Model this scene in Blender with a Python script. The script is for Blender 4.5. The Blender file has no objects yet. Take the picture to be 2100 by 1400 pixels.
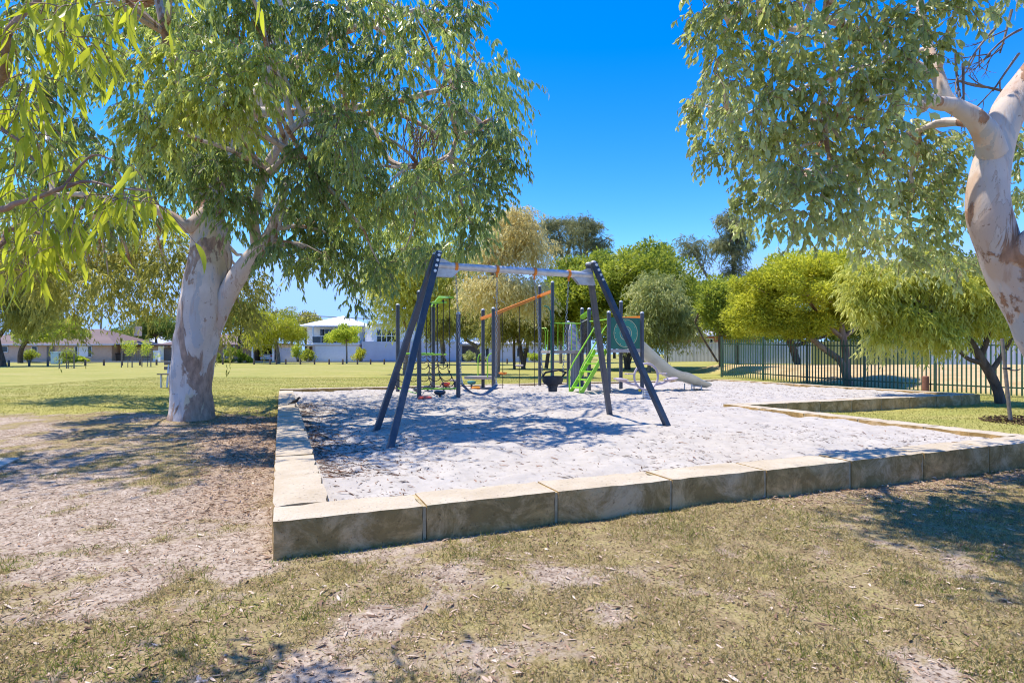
import bpy, bmesh, math, random
import numpy as np
from mathutils import Vector, Matrix
R = math.radians
PI = math.pi
sc = bpy.context.scene
COL = sc.collection

# ------------------------------------------------------------------ camera, sky, sun, exposure
cam_data = bpy.data.cameras.new('camera')
cam = bpy.data.objects.new('camera', cam_data)
COL.objects.link(cam)
FPX, HORIZON, EYE = 1150.0, 725.0, 1.3          # focal length in photo pixels, horizon row, eye height
cam_data.sensor_width = 36.0
cam_data.lens = FPX / 2100.0 * 36.0
cam_data.shift_y = 25.0 / 2100.0
cam_data.clip_end = 3000.0
cam.location = (0, 0, EYE)
cam.rotation_euler = (R(90), 0, 0)
sc.camera = cam

SUN_TRAVEL = Vector((0.36, -0.10, -1.0)).normalized()
sun_data = bpy.data.lights.new('sun', 'SUN')
sun_data.energy = 2.95
sun_data.angle = R(0.55)
sun_data.color = (1.0, 0.91, 0.77)
sun = bpy.data.objects.new('sun', sun_data)
COL.objects.link(sun)
sun.rotation_euler = SUN_TRAVEL.to_track_quat('-Z', 'Y').to_euler()
sun.location = (-10, 20, 40)

world = bpy.data.worlds.new('World')
sc.world = world
world.use_nodes = True
wn = world.node_tree
for n in list(wn.nodes):
    wn.nodes.remove(n)
sky = wn.nodes.new('ShaderNodeTexSky')
sky.sky_type = 'NISHITA'
sky.sun_disc = False
sky.sun_elevation = R(69.5)
sky.sun_rotation = R(-74.5)
sky.altitude = 200
sky.air_density = 1.0
sky.dust_density = 0.15
sky.ozone_density = 3.0
hsv = wn.nodes.new('ShaderNodeHueSaturation')
hsv.inputs['Hue'].default_value = 0.514
hsv.inputs['Saturation'].default_value = 1.46
hsv.inputs['Value'].default_value = 0.88
bg = wn.nodes.new('ShaderNodeBackground')
bg.inputs['Strength'].default_value = 0.15
out = wn.nodes.new('ShaderNodeOutputWorld')
wn.links.new(sky.outputs[0], hsv.inputs['Color'])
cap = wn.nodes.new('ShaderNodeVectorMath')          # keeps the clear horizon pale blue rather than white
cap.operation = 'MINIMUM'
cap.inputs[1].default_value = (1.25, 2.2, 4.4)
wn.links.new(hsv.outputs[0], cap.inputs[0])
wn.links.new(cap.outputs[0], bg.inputs['Color'])
wn.links.new(bg.outputs[0], out.inputs['Surface'])

sc.view_settings.view_transform = 'Standard'
sc.view_settings.look = 'None'
sc.view_settings.exposure = 1.25
sc.view_settings.gamma = 1.0
sc.view_settings.use_curve_mapping = False
sc.render.engine = 'CYCLES'
sc.cycles.max_bounces = 11
sc.cycles.diffuse_bounces = 9
sc.cycles.glossy_bounces = 2
sc.cycles.transmission_bounces = 9
sc.cycles.transparent_max_bounces = 4
sc.cycles.caustics_reflective = False
sc.cycles.caustics_refractive = False
sc.cycles.use_denoising = True
sc.cycles.filter_width = 1.1
sc.cycles.sample_clamp_indirect = 8.0

# ------------------------------------------------------------------ measuring helpers (photo pixels -> metres)
def G(px, py, z=0.0):
    """the point of the plane z that the photo shows at a pixel"""
    d = FPX * (EYE - z) / (py - HORIZON)
    return Vector(((px - 1050) / FPX * d, d, z))

def V(px, py, d):
    """the point at distance d that the photo shows at a pixel"""
    return Vector(((px - 1050) / FPX * d, d, EYE + (HORIZON - py) / FPX * d))

def XD(px, d): return (px - 1050) / FPX * d
def ZD(py, d): return EYE + (HORIZON - py) / FPX * d

# the sandpit's own axes: u along the front wall, v along the left wall
A0 = Vector((-1.501, 3.487, 0))
UU = Vector((0.9246, 0.3808, 0))
VV = Vector((-0.3808, 0.9246, 0))
def UV(u, v, z=0.0):
    p = A0 + UU * u + VV * v
    return Vector((p.x, p.y, z))
WALL_TOP, WALL_W, SAND_Z = 0.26, 0.38, 0.2
PIT_U, PIT_V, PIT_UF, PIT_VN = 8.98, 14.4, 16.8, 5.0     # right wall, back, far right, notch

# ------------------------------------------------------------------ numpy noise
class VNoise:
    def __init__(self, seed):
        self.t = np.random.default_rng(seed).random((256, 256))
    def one(self, x, y):
        xi, yi = np.floor(x).astype(int), np.floor(y).astype(int)
        fx, fy = x - xi, y - yi
        fx, fy = fx * fx * (3 - 2 * fx), fy * fy * (3 - 2 * fy)
        t = self.t
        a, b = t[xi % 256, yi % 256], t[(xi + 1) % 256, yi % 256]
        c, d = t[xi % 256, (yi + 1) % 256], t[(xi + 1) % 256, (yi + 1) % 256]
        return (a * (1 - fx) + b * fx) * (1 - fy) + (c * (1 - fx) + d * fx) * fy
    def fbm(self, x, y, s, octv=3):
        x, y = np.asarray(x, float) * s + 37.3, np.asarray(y, float) * s + 91.7
        r, a, tot = 0, 1.0, 0
        for k in range(octv):
            r = r + a * self.one(x, y); tot += a
            x, y, a = x * 2.03 + 11, y * 2.03 + 5, a * 0.5
        return r / tot
NA, NB, NC = VNoise(3), VNoise(8), VNoise(21)
def sstep(a, b, x):
    t = np.clip((np.asarray(x, float) - a) / (b - a), 0, 1)
    return t * t * (3 - 2 * t)

def to_uv(x, y):
    dx, dy = np.asarray(x, float) - A0.x, np.asarray(y, float) - A0.y
    return dx * UU.x + dy * UU.y, dx * VV.x + dy * VV.y

def pit_inset(x, y):
    """metres inside the outer edge of the sandpit (negative outside)"""
    u, v = to_uv(x, y)
    a = np.minimum(np.minimum(u, PIT_U - u), np.minimum(v, PIT_V - v))
    b = np.minimum(np.minimum(u - 2, PIT_UF - u), np.minimum(v - PIT_VN, PIT_V - v))
    return np.maximum(a, b)

def ground_z(x, y):
    x, y = np.asarray(x, float), np.asarray(y, float)
    wr = sstep(3, 8, x) * (1 - sstep(20, 27, y))
    g = 0.2 * sstep(4.5, 13, y) * (1 - wr) + 0.35 * sstep(30, 52, y) * sstep(6, 18, x)
    g = g - 0.06 * sstep(1, 6, x) * (1 - sstep(6, 10, y))
    near = 1 - sstep(14, 30, y)
    g = g + near * ((NA.fbm(x, y, 0.45, 2) - 0.5) * 0.07 + (NB.fbm(x, y, 2.2, 3) - 0.5) * 0.035 + (NC.fbm(x, y, 7.0, 2) - 0.5) * 0.016)
    return np.where(pit_inset(x, y) > 0.1, -0.12, g)

def gz(x, y): return float(ground_z(x, y))

def sand_z(x, y):
    x, y = np.asarray(x, float), np.asarray(y, float)
    u, v = to_uv(x, y)
    z = SAND_Z - 0.05 * np.exp(-((u - 0.5) / 0.8) ** 2) * sstep(1.2, 3, v)
    z = z + (NA.fbm(x, y, 0.5, 2) - 0.5) * 0.06
    z = z + (NB.fbm(x, y, 1.9, 2) - 0.5) * 0.07 + (NC.fbm(x + 4, y, 4.2, 2) - 0.5) * 0.075
    return z

# ------------------------------------------------------------------ objects
WORLD_LOC = {}
def tag(o, label=None, cat=None, group=None, kind=None):
    if label: o['label'] = label
    if cat: o['category'] = cat
    if group: o['group'] = group
    if kind: o['kind'] = kind
    return o

def thing(name, label, cat, loc=(0, 0, 0), group=None, rz=0.0):
    o = bpy.data.objects.new(name, None)
    o.empty_display_size = 0.2
    COL.objects.link(o)
    o.location = loc
    o.rotation_euler = (0, 0, rz)
    WORLD_LOC[o.name] = Vector(loc)
    return tag(o, label, cat, group)

def link_mesh(name, me, mat, parent=None, label=None):
    o = bpy.data.objects.new(name, me)
    COL.objects.link(o)
    if mat is not None and len(me.materials) == 0:
        me.materials.append(mat)
    if parent is not None:
        o.parent = parent
        WORLD_LOC[o.name] = WORLD_LOC.get(parent.name, Vector((0, 0, 0)))
    else:
        WORLD_LOC[o.name] = Vector((0, 0, 0))
    if label: o['label'] = label
    return o

def copy_tree(o, parent=None):
    c = o.copy()
    COL.objects.link(c)
    c.parent = parent
    for ch in list(o.children):
        copy_tree(ch, c)
    return c

class MB:
    """collects shapes in world (or the thing's own) metres and links them as one mesh"""
    def __init__(self):
        self.v, self.f, self.m = [], [], []
    def add(self, vs, fs, mi=0):
        b = len(self.v)
        self.v += [tuple(p) for p in vs]
        self.f += [[b + i for i in f] for f in fs]
        self.m += [mi] * len(fs)
        return self
    def box(self, c, s, rz=0.0, mi=0, mat=None):
        M = mat or Matrix.Rotation(rz, 3, 'Z')
        c = Vector(c); h = Vector(s) / 2
        vs = [c + M @ Vector((sx * h.x, sy * h.y, sz * h.z)) for sx in (-1, 1) for sy in (-1, 1) for sz in (-1, 1)]
        return self.add(vs, [(0, 1, 3, 2), (4, 6, 7, 5), (0, 4, 5, 1), (2, 3, 7, 6), (0, 2, 6, 4), (1, 5, 7, 3)], mi)
    def bar(self, p, q, w, h, up=(0, 0, 1), mi=0):
        p, q = Vector(p), Vector(q)
        d = (q - p).normalized(); up = Vector(up)
        s = d.cross(up)
        if s.length < 1e-4: s = d.cross(Vector((1, 0, 0)))
        s.normalize(); n = s.cross(d)
        M = Matrix((s, d, n)).transposed()
        return self.box((p + q) / 2, (w, (q - p).length, h), mat=M, mi=mi)
    def tube(self, pts, r, n=8, cap=True, mi=0):
        pts = [Vector(p) for p in pts]
        rs = r if isinstance(r, (list, tuple)) else [r] * len(pts)
        base = len(self.v); prev = None
        for i, p in enumerate(pts):
            t = (pts[min(i + 1, len(pts) - 1)] - pts[max(i - 1, 0)]).normalized()
            if prev is None:
                a = t.cross(Vector((0, 0, 1)))
                if a.length < 0.05: a = t.cross(Vector((1, 0, 0)))
            else:
                a = prev - t * prev.dot(t)
            a.normalize(); b = t.cross(a); prev = a
            for k in range(n):
                th = 2 * PI * k / n
                self.v.append(tuple(p + (a * math.cos(th) + b * math.sin(th)) * rs[i]))
        for i in range(len(pts) - 1):
            for k in range(n):
                k2 = (k + 1) % n
                self.f.append([base + i * n + k, base + i * n + k2, base + (i + 1) * n + k2, base + (i + 1) * n + k]); self.m.append(mi)
        if cap:
            self.f.append([base + k for k in range(n)][::-1]); self.m.append(mi)
            e = base + (len(pts) - 1) * n
            self.f.append([e + k for k in range(n)]); self.m.append(mi)
        return self
    def lathe(self, prof, c, n=16, mi=0):
        """prof: (radius, z) pairs about a vertical axis through c"""
        c = Vector(c); base = len(self.v)
        for r_, z in prof:
            for k in range(n):
                th = 2 * PI * k / n
                self.v.append((c.x + r_ * math.cos(th), c.y + r_ * math.sin(th), c.z + z))
        for i in range(len(prof) - 1):
            for k in range(n):
                k2 = (k + 1) % n
                self.f.append([base + i * n + k, base + i * n + k2, base + (i + 1) * n + k2, base + (i + 1) * n + k]); self.m.append(mi)
        self.f.append([base + k for k in range(n)][::-1]); self.m.append(mi)
        e = base + (len(prof) - 1) * n
        self.f.append([e + k for k in range(n)]); self.m.append(mi)
        return self
    def disc_ring(self, c, ax, ay, r0, r1, n=40, mi=0, thick=None):
        """flat ring in the plane of ax, ay; r0 = 0 makes a disc"""
        c, ax, ay = Vector(c), Vector(ax), Vector(ay)
        vs, fs = [], []
        for k in range(n):
            th = 2 * PI * k / n
            e = ax * math.cos(th) + ay * math.sin(th)
            vs.append(c + e * r1); vs.append(c + e * r0)
        for k in range(n):
            k2 = (k + 1) % n
            fs.append((2 * k, 2 * k2, 2 * k2 + 1, 2 * k + 1) if r0 > 0 else (2 * k, 2 * k2, 2 * k + 1))
        return self.add(vs, fs, mi)
    def ellipsoid(self, c, s, nu=14, nv=9, M=None, mi=0):
        c = Vector(c); vs, fs = [], []
        M = M or Matrix.Identity(3)
        for i in range(nv + 1):
            ph = PI * i / nv
            for k in range(nu):
                th = 2 * PI * k / nu
                vs.append(c + M @ Vector((s[0] * math.sin(ph) * math.cos(th), s[1] * math.sin(ph) * math.sin(th), s[2] * math.cos(ph))))
        for i in range(nv):
            for k in range(nu):
                k2 = (k + 1) % nu
                fs.append((i * nu + k, (i + 1) * nu + k, (i + 1) * nu + k2, i * nu + k2))
        return self.add(vs, fs, mi)
    def prism(self, poly, off, mi=0):
        """poly: 3-D points in order, extruded by the vector off"""
        n = len(poly); off = Vector(off)
        vs = [Vector(p) for p in poly] + [Vector(p) + off for p in poly]
        fs = [list(range(n))[::-1], list(range(n, 2 * n))] + [(i, (i + 1) % n, n + (i + 1) % n, n + i) for i in range(n)]
        return self.add(vs, fs, mi)
    def build(self, name, mat, parent=None, smooth=False, bevel=0.0, label=None, weld=False):
        me = bpy.data.meshes.new(name)
        off = WORLD_LOC.get(parent.name, Vector((0, 0, 0))) if parent is not None else Vector((0, 0, 0))
        me.from_pydata([(p[0] - off.x, p[1] - off.y, p[2] - off.z) for p in self.v], [], self.f)
        mats = mat if isinstance(mat, (list, tuple)) else [mat]
        for m in mats: me.materials.append(m)
        if len(mats) > 1: me.polygons.foreach_set('material_index', self.m)
        bm = bmesh.new(); bm.from_mesh(me)
        if weld: bmesh.ops.remove_doubles(bm, verts=bm.verts, dist=1e-5)
        bmesh.ops.recalc_face_normals(bm, faces=bm.faces)
        bm.to_mesh(me); bm.free()
        if smooth:
            me.shade_smooth()
            me.set_sharp_from_angle(angle=R(40))
        me.update()
        o = link_mesh(name, me, None, parent, label)
        if bevel > 0:
            b = o.modifiers.new('bevel', 'BEVEL'); b.width = bevel; b.segments = 2; b.limit_method = 'ANGLE'
        return o

def arc(p0, p1, sag, n=12):
    """points from p0 to p1 sagging by sag metres"""
    p0, p1 = Vector(p0), Vector(p1)
    return [p0.lerp(p1, i / n) - Vector((0, 0, sag * 4 * (i / n) * (1 - i / n))) for i in range(n + 1)]

def bez(p0, p1, p2, n=8):
    p0, p1, p2 = Vector(p0), Vector(p1), Vector(p2)
    return [p0 * (1 - t) ** 2 + p1 * 2 * t * (1 - t) + p2 * t * t for t in [i / n for i in range(n + 1)]]

def spline(pts, n=6):
    """Catmull-Rom through (x, y, z, radius) rows -> points, radii"""
    P = [np.array(p, float) for p in pts]
    P = [2 * P[0] - P[1]] + P + [2 * P[-1] - P[-2]]
    o = []
    for i in range(1, len(P) - 2):
        for k in range(n):
            t = k / n
            o.append(0.5 * (2 * P[i] + (P[i + 1] - P[i - 1]) * t + (2 * P[i - 1] - 5 * P[i] + 4 * P[i + 1] - P[i + 2]) * t * t + (3 * P[i] - P[i - 1] - 3 * P[i + 1] + P[i + 2]) * t ** 3))
    o.append(P[-2])
    return [Vector(q[:3]) for q in o], [float(q[3]) for q in o]

# ------------------------------------------------------------------ leaves in bulk
def unit(a):
    return a / np.maximum(np.linalg.norm(a, axis=-1, keepdims=True), 1e-9)

T_DIAMOND = (np.array([(0, 0, 0), (.42, .5, .05), (1, 0, -.12), (.42, -.5, .05)]), [(0, 1, 2, 3)])
T_OVAL = (np.array([(0, 0, 0), (.28, .42, .05), (.68, .44, .03), (1, 0, -.12), (.68, -.44, .03), (.28, -.42, .05)]), [(0, 1, 2, 3), (0, 3, 4, 5)])
T_BLADE = (np.array([(0, .5, 0), (0, -.5, 0), (.55, -.3, .1), (1, 0, .32), (.55, .3, .1)]), [(0, 1, 2, 3, 4)])
def sickle(n=6, bend=0.22, droop=0.25):
    vs, fs = [], []
    for i in range(n + 1):
        t = i / n
        w = 0.5 * (math.sin(PI * min(1, t * 1.02) ** 0.8) ** 0.8 if 0 < t < 1 else 0.03)
        s0 = bend * 4 * t * (1 - t) * 2.2
        vs += [(t, s0 + w, 0.06 * w - droop * t * t), (t, s0, -droop * t * t), (t, s0 - w, 0.06 * w - droop * t * t)]
    for i in range(n):
        a = 3 * i
        fs += [(a, a + 1, a + 4, a + 3), (a + 1, a + 2, a + 5, a + 4)]
    return (np.array(vs), fs)
T_SICKLE = sickle()

def leaf_mesh(name, P, D, N, L, W, tone, tpl, mat, parent=None):
    T, F = tpl
    n, k = len(P), len(T)
    off = np.array(WORLD_LOC.get(parent.name, Vector((0, 0, 0)))) if parent is not None else np.zeros(3)
    D = unit(D); S = unit(np.cross(D, N)); N = np.cross(S, D)
    L = np.broadcast_to(np.asarray(L, float), (n,)); W = np.broadcast_to(np.asarray(W, float), (n,))
    vs = (P - off)[:, None, :] + T[None, :, 0:1] * (L[:, None] * D)[:, None, :] + T[None, :, 1:2] * (W[:, None] * S)[:, None, :] + T[None, :, 2:3] * (L[:, None] * N)[:, None, :]
    me = bpy.data.meshes.new(name)
    me.vertices.add(n * k)
    me.vertices.foreach_set('co', vs.reshape(-1).astype(np.float32))
    li = np.concatenate([np.array(f) for f in F]); sizes = np.array([len(f) for f in F])
    loops = (np.arange(n)[:, None] * k + li[None, :]).reshape(-1)
    starts = np.concatenate([[0], np.cumsum(sizes)[:-1]])
    ls = (np.arange(n)[:, None] * len(li) + starts[None, :]).reshape(-1)
    me.loops.add(len(loops)); me.loops.foreach_set('vertex_index', loops.astype(np.int32))
    me.polygons.add(len(ls)); me.polygons.foreach_set('loop_start', ls.astype(np.int32))
    me.update(calc_edges=True)
    at = me.attributes.new('tone', 'FLOAT', 'FACE')
    at.data.foreach_set('value', np.repeat(np.asarray(tone, float), len(F)).astype(np.float32))
    return link_mesh(name, me, mat, parent)

def twig_mesh(name, paths, r0, r1, mat, parent=None):
    """paths: (n, k, 3) -> three-sided tapering twigs"""
    n, k, _ = paths.shape
    off = np.array(WORLD_LOC.get(parent.name, Vector((0, 0, 0)))) if parent is not None else np.zeros(3)
    paths = paths - off
    t = unit(np.gradient(paths, axis=1))
    a = unit(np.cross(t, np.array([0.3, 0.5, 0.81]))); b = np.cross(t, a)
    rad = np.linspace(1, 0, k)[None, :, None] * (np.broadcast_to(np.asarray(r0), (n,))[:, None, None] - r1) + r1
    ring = np.stack([paths + rad * (a * math.cos(q) + b * math.sin(q)) for q in (0, 2.094, 4.189)], axis=2)
    me = bpy.data.meshes.new(name)
    me.vertices.add(n * k * 3); me.vertices.foreach_set('co', ring.reshape(-1).astype(np.float32))
    fl = []
    for i in range(k - 1):
        for q in range(3):
            q2 = (q + 1) % 3
            fl.append((3 * i + q, 3 * i + q2, 3 * i + 3 + q2, 3 * i + 3 + q))
    fl = np.array(fl)
    loops = (np.arange(n)[:, None, None] * k * 3 + fl[None]).reshape(-1)
    me.loops.add(len(loops)); me.loops.foreach_set('vertex_index', loops.astype(np.int32))
    me.polygons.add(len(loops) // 4); me.polygons.foreach_set('loop_start', np.arange(0, len(loops), 4, dtype=np.int32))
    me.update(calc_edges=True)
    return link_mesh(name, me, mat, parent)

def rnd_dir(rng, shape):
    return unit(rng.normal(size=tuple(shape) + (3,)))

def weeping(rng, cl, per, tl, nl, droop=0.8, spread=0.6, shell=0.45, down=0.6):
    """hanging sprays: clumps (x,y,z,rx,ry,rz,tone) -> leaf base, direction, normal, tone, twig paths"""
    cl = np.asarray(cl, float)
    vol = (cl[:, 3] * cl[:, 4] * cl[:, 5]) ** (2 / 3)
    cnt = np.maximum(3, (per * vol / vol.mean()).astype(int))
    c = np.repeat(cl, cnt, axis=0); n = len(c)
    dirs = rnd_dir(rng, (n,))
    start = c[:, :3] + dirs * (rng.random((n, 1)) ** shell) * c[:, 3:6]
    td = unit(dirs * np.array([1, 1, .5]) * .8 + rnd_dir(rng, (n,)) * .6 + np.array([0, 0, -.05]))
    ln = tl * rng.uniform(.55, 1.25, (n, 1))
    dn = np.array([0, 0, -1.0])
    def at(t):
        return start[:, None, :] + td[:, None, :] * (ln * t)[:, :, None] + dn * (droop * ln * t * t)[:, :, None]
    t = rng.random((n, nl))
    pos = at(t)
    tan = td[:, None, :] + dn * (2 * droop * t)[:, :, None]
    ld = unit(unit(tan) * .5 + rnd_dir(rng, (n, nl)) * spread + dn * down)
    tone = c[:, 6][:, None] * .66 + rng.random((n, 1)) * .18 + rng.random((n, nl)) * .2
    paths = at(np.broadcast_to(np.linspace(0, 1, 5), (n, 5)))
    return pos.reshape(-1, 3), ld.reshape(-1, 3), rnd_dir(rng, (n * nl,)), tone.reshape(-1), paths

def rounded(rng, cl, per, up=0.25, shell=0.35, spread=0.8):
    cl = np.asarray(cl, float)
    ar = (cl[:, 3] * cl[:, 4] * cl[:, 5]) ** (2 / 3)
    cnt = np.maximum(8, (per * ar / ar.mean()).astype(int))
    c = np.repeat(cl, cnt, axis=0); n = len(c)
    dirs = rnd_dir(rng, (n,))
    far = np.where(rng.random((n, 1)) < .14, rng.uniform(1.0, 1.5, (n, 1)), rng.uniform(.9, 1.1, (n, 1)))     # stray sprigs
    pos = c[:, :3] + dirs * (rng.random((n, 1)) ** shell) * c[:, 3:6] * far
    ld = unit(dirs * .7 + rnd_dir(rng, (n,)) * spread + np.array([0, 0, up]))
    tone = c[:, 6] * .6 + rng.random(n) * .4
    return pos, ld, rnd_dir(rng, (n,)), tone

def crown_clumps(rng, c, rad, n, rs, flat=0.0, tone=(0, 1)):
    """sub-clumps over a crown: mostly on its upper shell"""
    o = []
    while len(o) < n:
        d = unit(rng.normal(size=3))
        if d[2] < -0.55: continue
        q = rng.uniform(.42, 1.1)
        p = np.array(c) + d * np.array(rad) * q
        r_ = rs * rng.uniform(.5, 1.35)
        o.append((p[0], p[1], p[2], r_, r_, r_ * rng.uniform(.65, .95), rng.uniform(*tone)))
    return o
# ------------------------------------------------------------------ materials
def newmat(name):
    m = bpy.data.materials.new(name); m.use_nodes = True
    nt = m.node_tree
    return m, nt, nt.nodes['Principled BSDF']
def lk(nt, a, b): nt.links.new(a, b)
def setin(nt, sock, v):
    if isinstance(v, bpy.types.NodeSocket): lk(nt, v, sock)
    elif isinstance(v, (tuple, list)) and len(v) == 3: sock.default_value = (*v, 1.0)
    else: sock.default_value = v
def n_mix(nt, f, a, b, mode='MIX'):
    n = nt.nodes.new('ShaderNodeMix'); n.data_type = 'RGBA'; n.blend_type = mode
    setin(nt, n.inputs[0], f); setin(nt, n.inputs[6], a); setin(nt, n.inputs[7], b)
    return n.outputs[2]
def n_ramp(nt, f, stops, interp='LINEAR'):
    n = nt.nodes.new('ShaderNodeValToRGB'); e = n.color_ramp.elements
    n.color_ramp.interpolation = interp
    while len(e) < len(stops): e.new(0.5)
    for el, (p, c) in zip(e, stops):
        el.position = p
        el.color = (c, c, c, 1) if isinstance(c, (int, float)) else (*c, 1)
    lk(nt, f, n.inputs[0])
    return n.outputs[0]
def n_coord(nt, scale=(1, 1, 1), which='Object', loc=(0, 0, 0)):
    t = nt.nodes.new('ShaderNodeTexCoord'); mp = nt.nodes.new('ShaderNodeMapping')
    mp.inputs['Scale'].default_value = scale; mp.inputs['Location'].default_value = loc
    lk(nt, t.outputs[which], mp.inputs[0])
    return mp.outputs[0]
def n_world(nt, scale=(1, 1, 1)):
    t = nt.nodes.new('ShaderNodeNewGeometry'); mp = nt.nodes.new('ShaderNodeMapping')
    mp.inputs['Scale'].default_value = scale
    lk(nt, t.outputs['Position'], mp.inputs[0])
    return mp.outputs[0]
def n_noise(nt, vec, scale, detail=4, rough=0.55, dist=0.0):
    n = nt.nodes.new('ShaderNodeTexNoise')
    n.inputs['Scale'].default_value = scale; n.inputs['Detail'].default_value = detail
    n.inputs['Roughness'].default_value = rough; n.inputs['Distortion'].default_value = dist
    lk(nt, vec, n.inputs['Vector'])
    return n.outputs['Fac']
def n_vor(nt, vec, scale, feature='F1'):
    n = nt.nodes.new('ShaderNodeTexVoronoi'); n.feature = feature
    n.inputs['Scale'].default_value = scale
    lk(nt, vec, n.inputs['Vector'])
    return n.outputs['Distance']
def n_math(nt, op, a, b=0.0):
    n = nt.nodes.new('ShaderNodeMath'); n.operation = op
    setin(nt, n.inputs[0], a); setin(nt, n.inputs[1], b)
    return n.outputs[0]
def n_bump(nt, h, strength, dist, prev=None):
    n = nt.nodes.new('ShaderNodeBump')
    n.inputs['Strength'].default_value = strength; n.inputs['Distance'].default_value = dist
    lk(nt, h, n.inputs['Height'])
    if prev is not None: lk(nt, prev, n.inputs['Normal'])
    return n.outputs[0]
def n_attr(nt, name):
    n = nt.nodes.new('ShaderNodeAttribute'); n.attribute_name = name
    return n.outputs['Fac']

def plain(name, col, rough=0.5, var=0.12, scale=6.0, metal=0.0, bump=0.0, dirt=None, spec=0.5):
    """paint, metal or plastic with a little unevenness of its own"""
    m, nt, b = newmat(name)
    v = n_coord(nt)
    f = n_noise(nt, v, scale, 5)
    lo = tuple(c * (1 - var) for c in col); hi = tuple(min(1, c * (1 + var)) for c in col)
    c = n_ramp(nt, f, [(0.3, lo), (0.7, hi)])
    if dirt:
        d = n_ramp(nt, n_noise(nt, v, scale * .45, 6, .65), [(0.5, 0.0), (0.72, 1.0)])
        c = n_mix(nt, n_math(nt, 'MULTIPLY', d, dirt[1]), c, dirt[0])
    lk(nt, c, b.inputs['Base Color'])
    b.inputs['Metallic'].default_value = metal
    b.inputs['Specular IOR Level'].default_value = spec
    lk(nt, n_ramp(nt, f, [(0.2, max(0, rough - .1)), (0.8, min(1, rough + .12))]), b.inputs['Roughness'])
    if bump: lk(nt, n_bump(nt, n_noise(nt, v, scale * 6, 4), 0.5, bump), b.inputs['Normal'])
    return m

def leafmat(name, dark, mid, light, trans=0.35, rough=0.5, tcol=None, spec=0.35, gain=1.32):
    if spec < 0.3: gain = 1.0
    dark, mid, light = [tuple(min(.8, x * gain) for x in q) for q in (dark, mid, light)]
    trans = min(.6, trans + (.08 if gain > 1 else 0))
    m, nt, b = newmat(name)
    tone = n_attr(nt, 'tone')
    c = n_ramp(nt, tone, [(0.08, dark), (0.5, mid), (0.95, light)])
    lk(nt, c, b.inputs['Base Color'])
    b.inputs['Roughness'].default_value = rough
    b.inputs['Specular IOR Level'].default_value = spec
    tr = nt.nodes.new('ShaderNodeBsdfTranslucent')
    lk(nt, n_mix(nt, 0.55, c, tcol or tuple(min(1, x * 1.6) for x in light)), tr.inputs['Color'])
    mx = nt.nodes.new('ShaderNodeMixShader'); mx.inputs[0].default_value = trans
    lk(nt, b.outputs[0], mx.inputs[1]); lk(nt, tr.outputs[0], mx.inputs[2])
    lk(nt, mx.outputs[0], nt.nodes['Material Output'].inputs['Surface'])
    return m

def bark_gum(name, pale, patch, cream, lowz=1.2, bare=0.5):
    m, nt, b = newmat(name)
    v = n_world(nt, (1, 1, .35)); w = n_world(nt, (1, 1, 1))
    n1 = n_noise(nt, v, 3.0, 6, .6, .6)
    n2 = n_noise(nt, v, 1.3, 4, .55, .4)
    n3 = n_noise(nt, v, 16, 5, .6)
    c = n_mix(nt, n_ramp(nt, n_noise(nt, w, 2.2, 4), [(.42, 0.0), (.6, 1.0)]), pale, tuple(x * .86 for x in pale))
    c = n_mix(nt, n_ramp(nt, n2, [(.54, 0.0), (.57, 1.0)]), c, cream)
    fl = n_noise(nt, n_world(nt, (1, 1, .34)), 3.1, 6, .6, .5)
    c = n_mix(nt, n_ramp(nt, fl, [(.555, 0.0), (.57, 1.0)]), c, tuple(a * .55 + b_ * .45 for a, b_ in zip((.50, .35, .27), pale)))
    c = n_mix(nt, n_ramp(nt, fl, [(.40, 1.0), (.415, 0.0)]), c, (.50, .475, .46))
    edge = n_ramp(nt, fl, [(.552, 0.0), (.558, .4), (.562, .4), (.568, 0.0)])
    c = n_mix(nt, edge, c, tuple(x * .9 for x in patch))
    streak = n_ramp(nt, n_noise(nt, n_world(nt, (1, 1, .12)), 14, 4, .6), [(.56, 0.0), (.68, .45)])
    c = n_mix(nt, streak, c, tuple(x * 1.6 for x in patch))
    # grey-brown bark still on: more of it low down
    sx = nt.nodes.new('ShaderNodeSeparateXYZ'); lk(nt, w, sx.inputs[0])
    low = n_math(nt, 'MULTIPLY', n_ramp(nt, n_math(nt, 'DIVIDE', sx.outputs[2], lowz), [(0.0, 1.0), (1.0, 0.0)]), .11)
    msk = n_ramp(nt, n_math(nt, 'ADD', n1, low), [(bare + .07, 0.0), (bare + .09, 1.0)])
    rough_bark = n_mix(nt, n_ramp(nt, n3, [(.35, 0.0), (.65, 1.0)]), patch, tuple(x * 1.9 for x in patch))
    c = n_mix(nt, msk, c, rough_bark)
    spk = n_ramp(nt, n_noise(nt, w, 26, 3, .5), [(.68, 0.0), (.72, 1.0)])
    c = n_mix(nt, n_math(nt, 'MULTIPLY', spk, .6), c, tuple(x * .7 for x in patch))
    lk(nt, c, b.inputs['Base Color'])
    b.inputs['Roughness'].default_value = .78
    b.inputs['Specular IOR Level'].default_value = .25
    nrm = n_bump(nt, n1, .35, .05)
    nrm = n_bump(nt, msk, .6, .012, nrm)
    nrm = n_bump(nt, n3, .35, .012, nrm)
    lk(nt, nrm, b.inputs['Normal'])
    return m

def bark_rough(name, dark, light, scale=9):
    m, nt, b = newmat(name)
    v = n_world(nt, (1, 1, .25))
    f = n_noise(nt, v, scale, 6, .65, .3)
    lk(nt, n_ramp(nt, f, [(.32, dark), (.68, light)]), b.inputs['Base Color'])
    b.inputs['Roughness'].default_value = .9
    lk(nt, n_bump(nt, f, .8, .03), b.inputs['Normal'])
    return m

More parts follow.
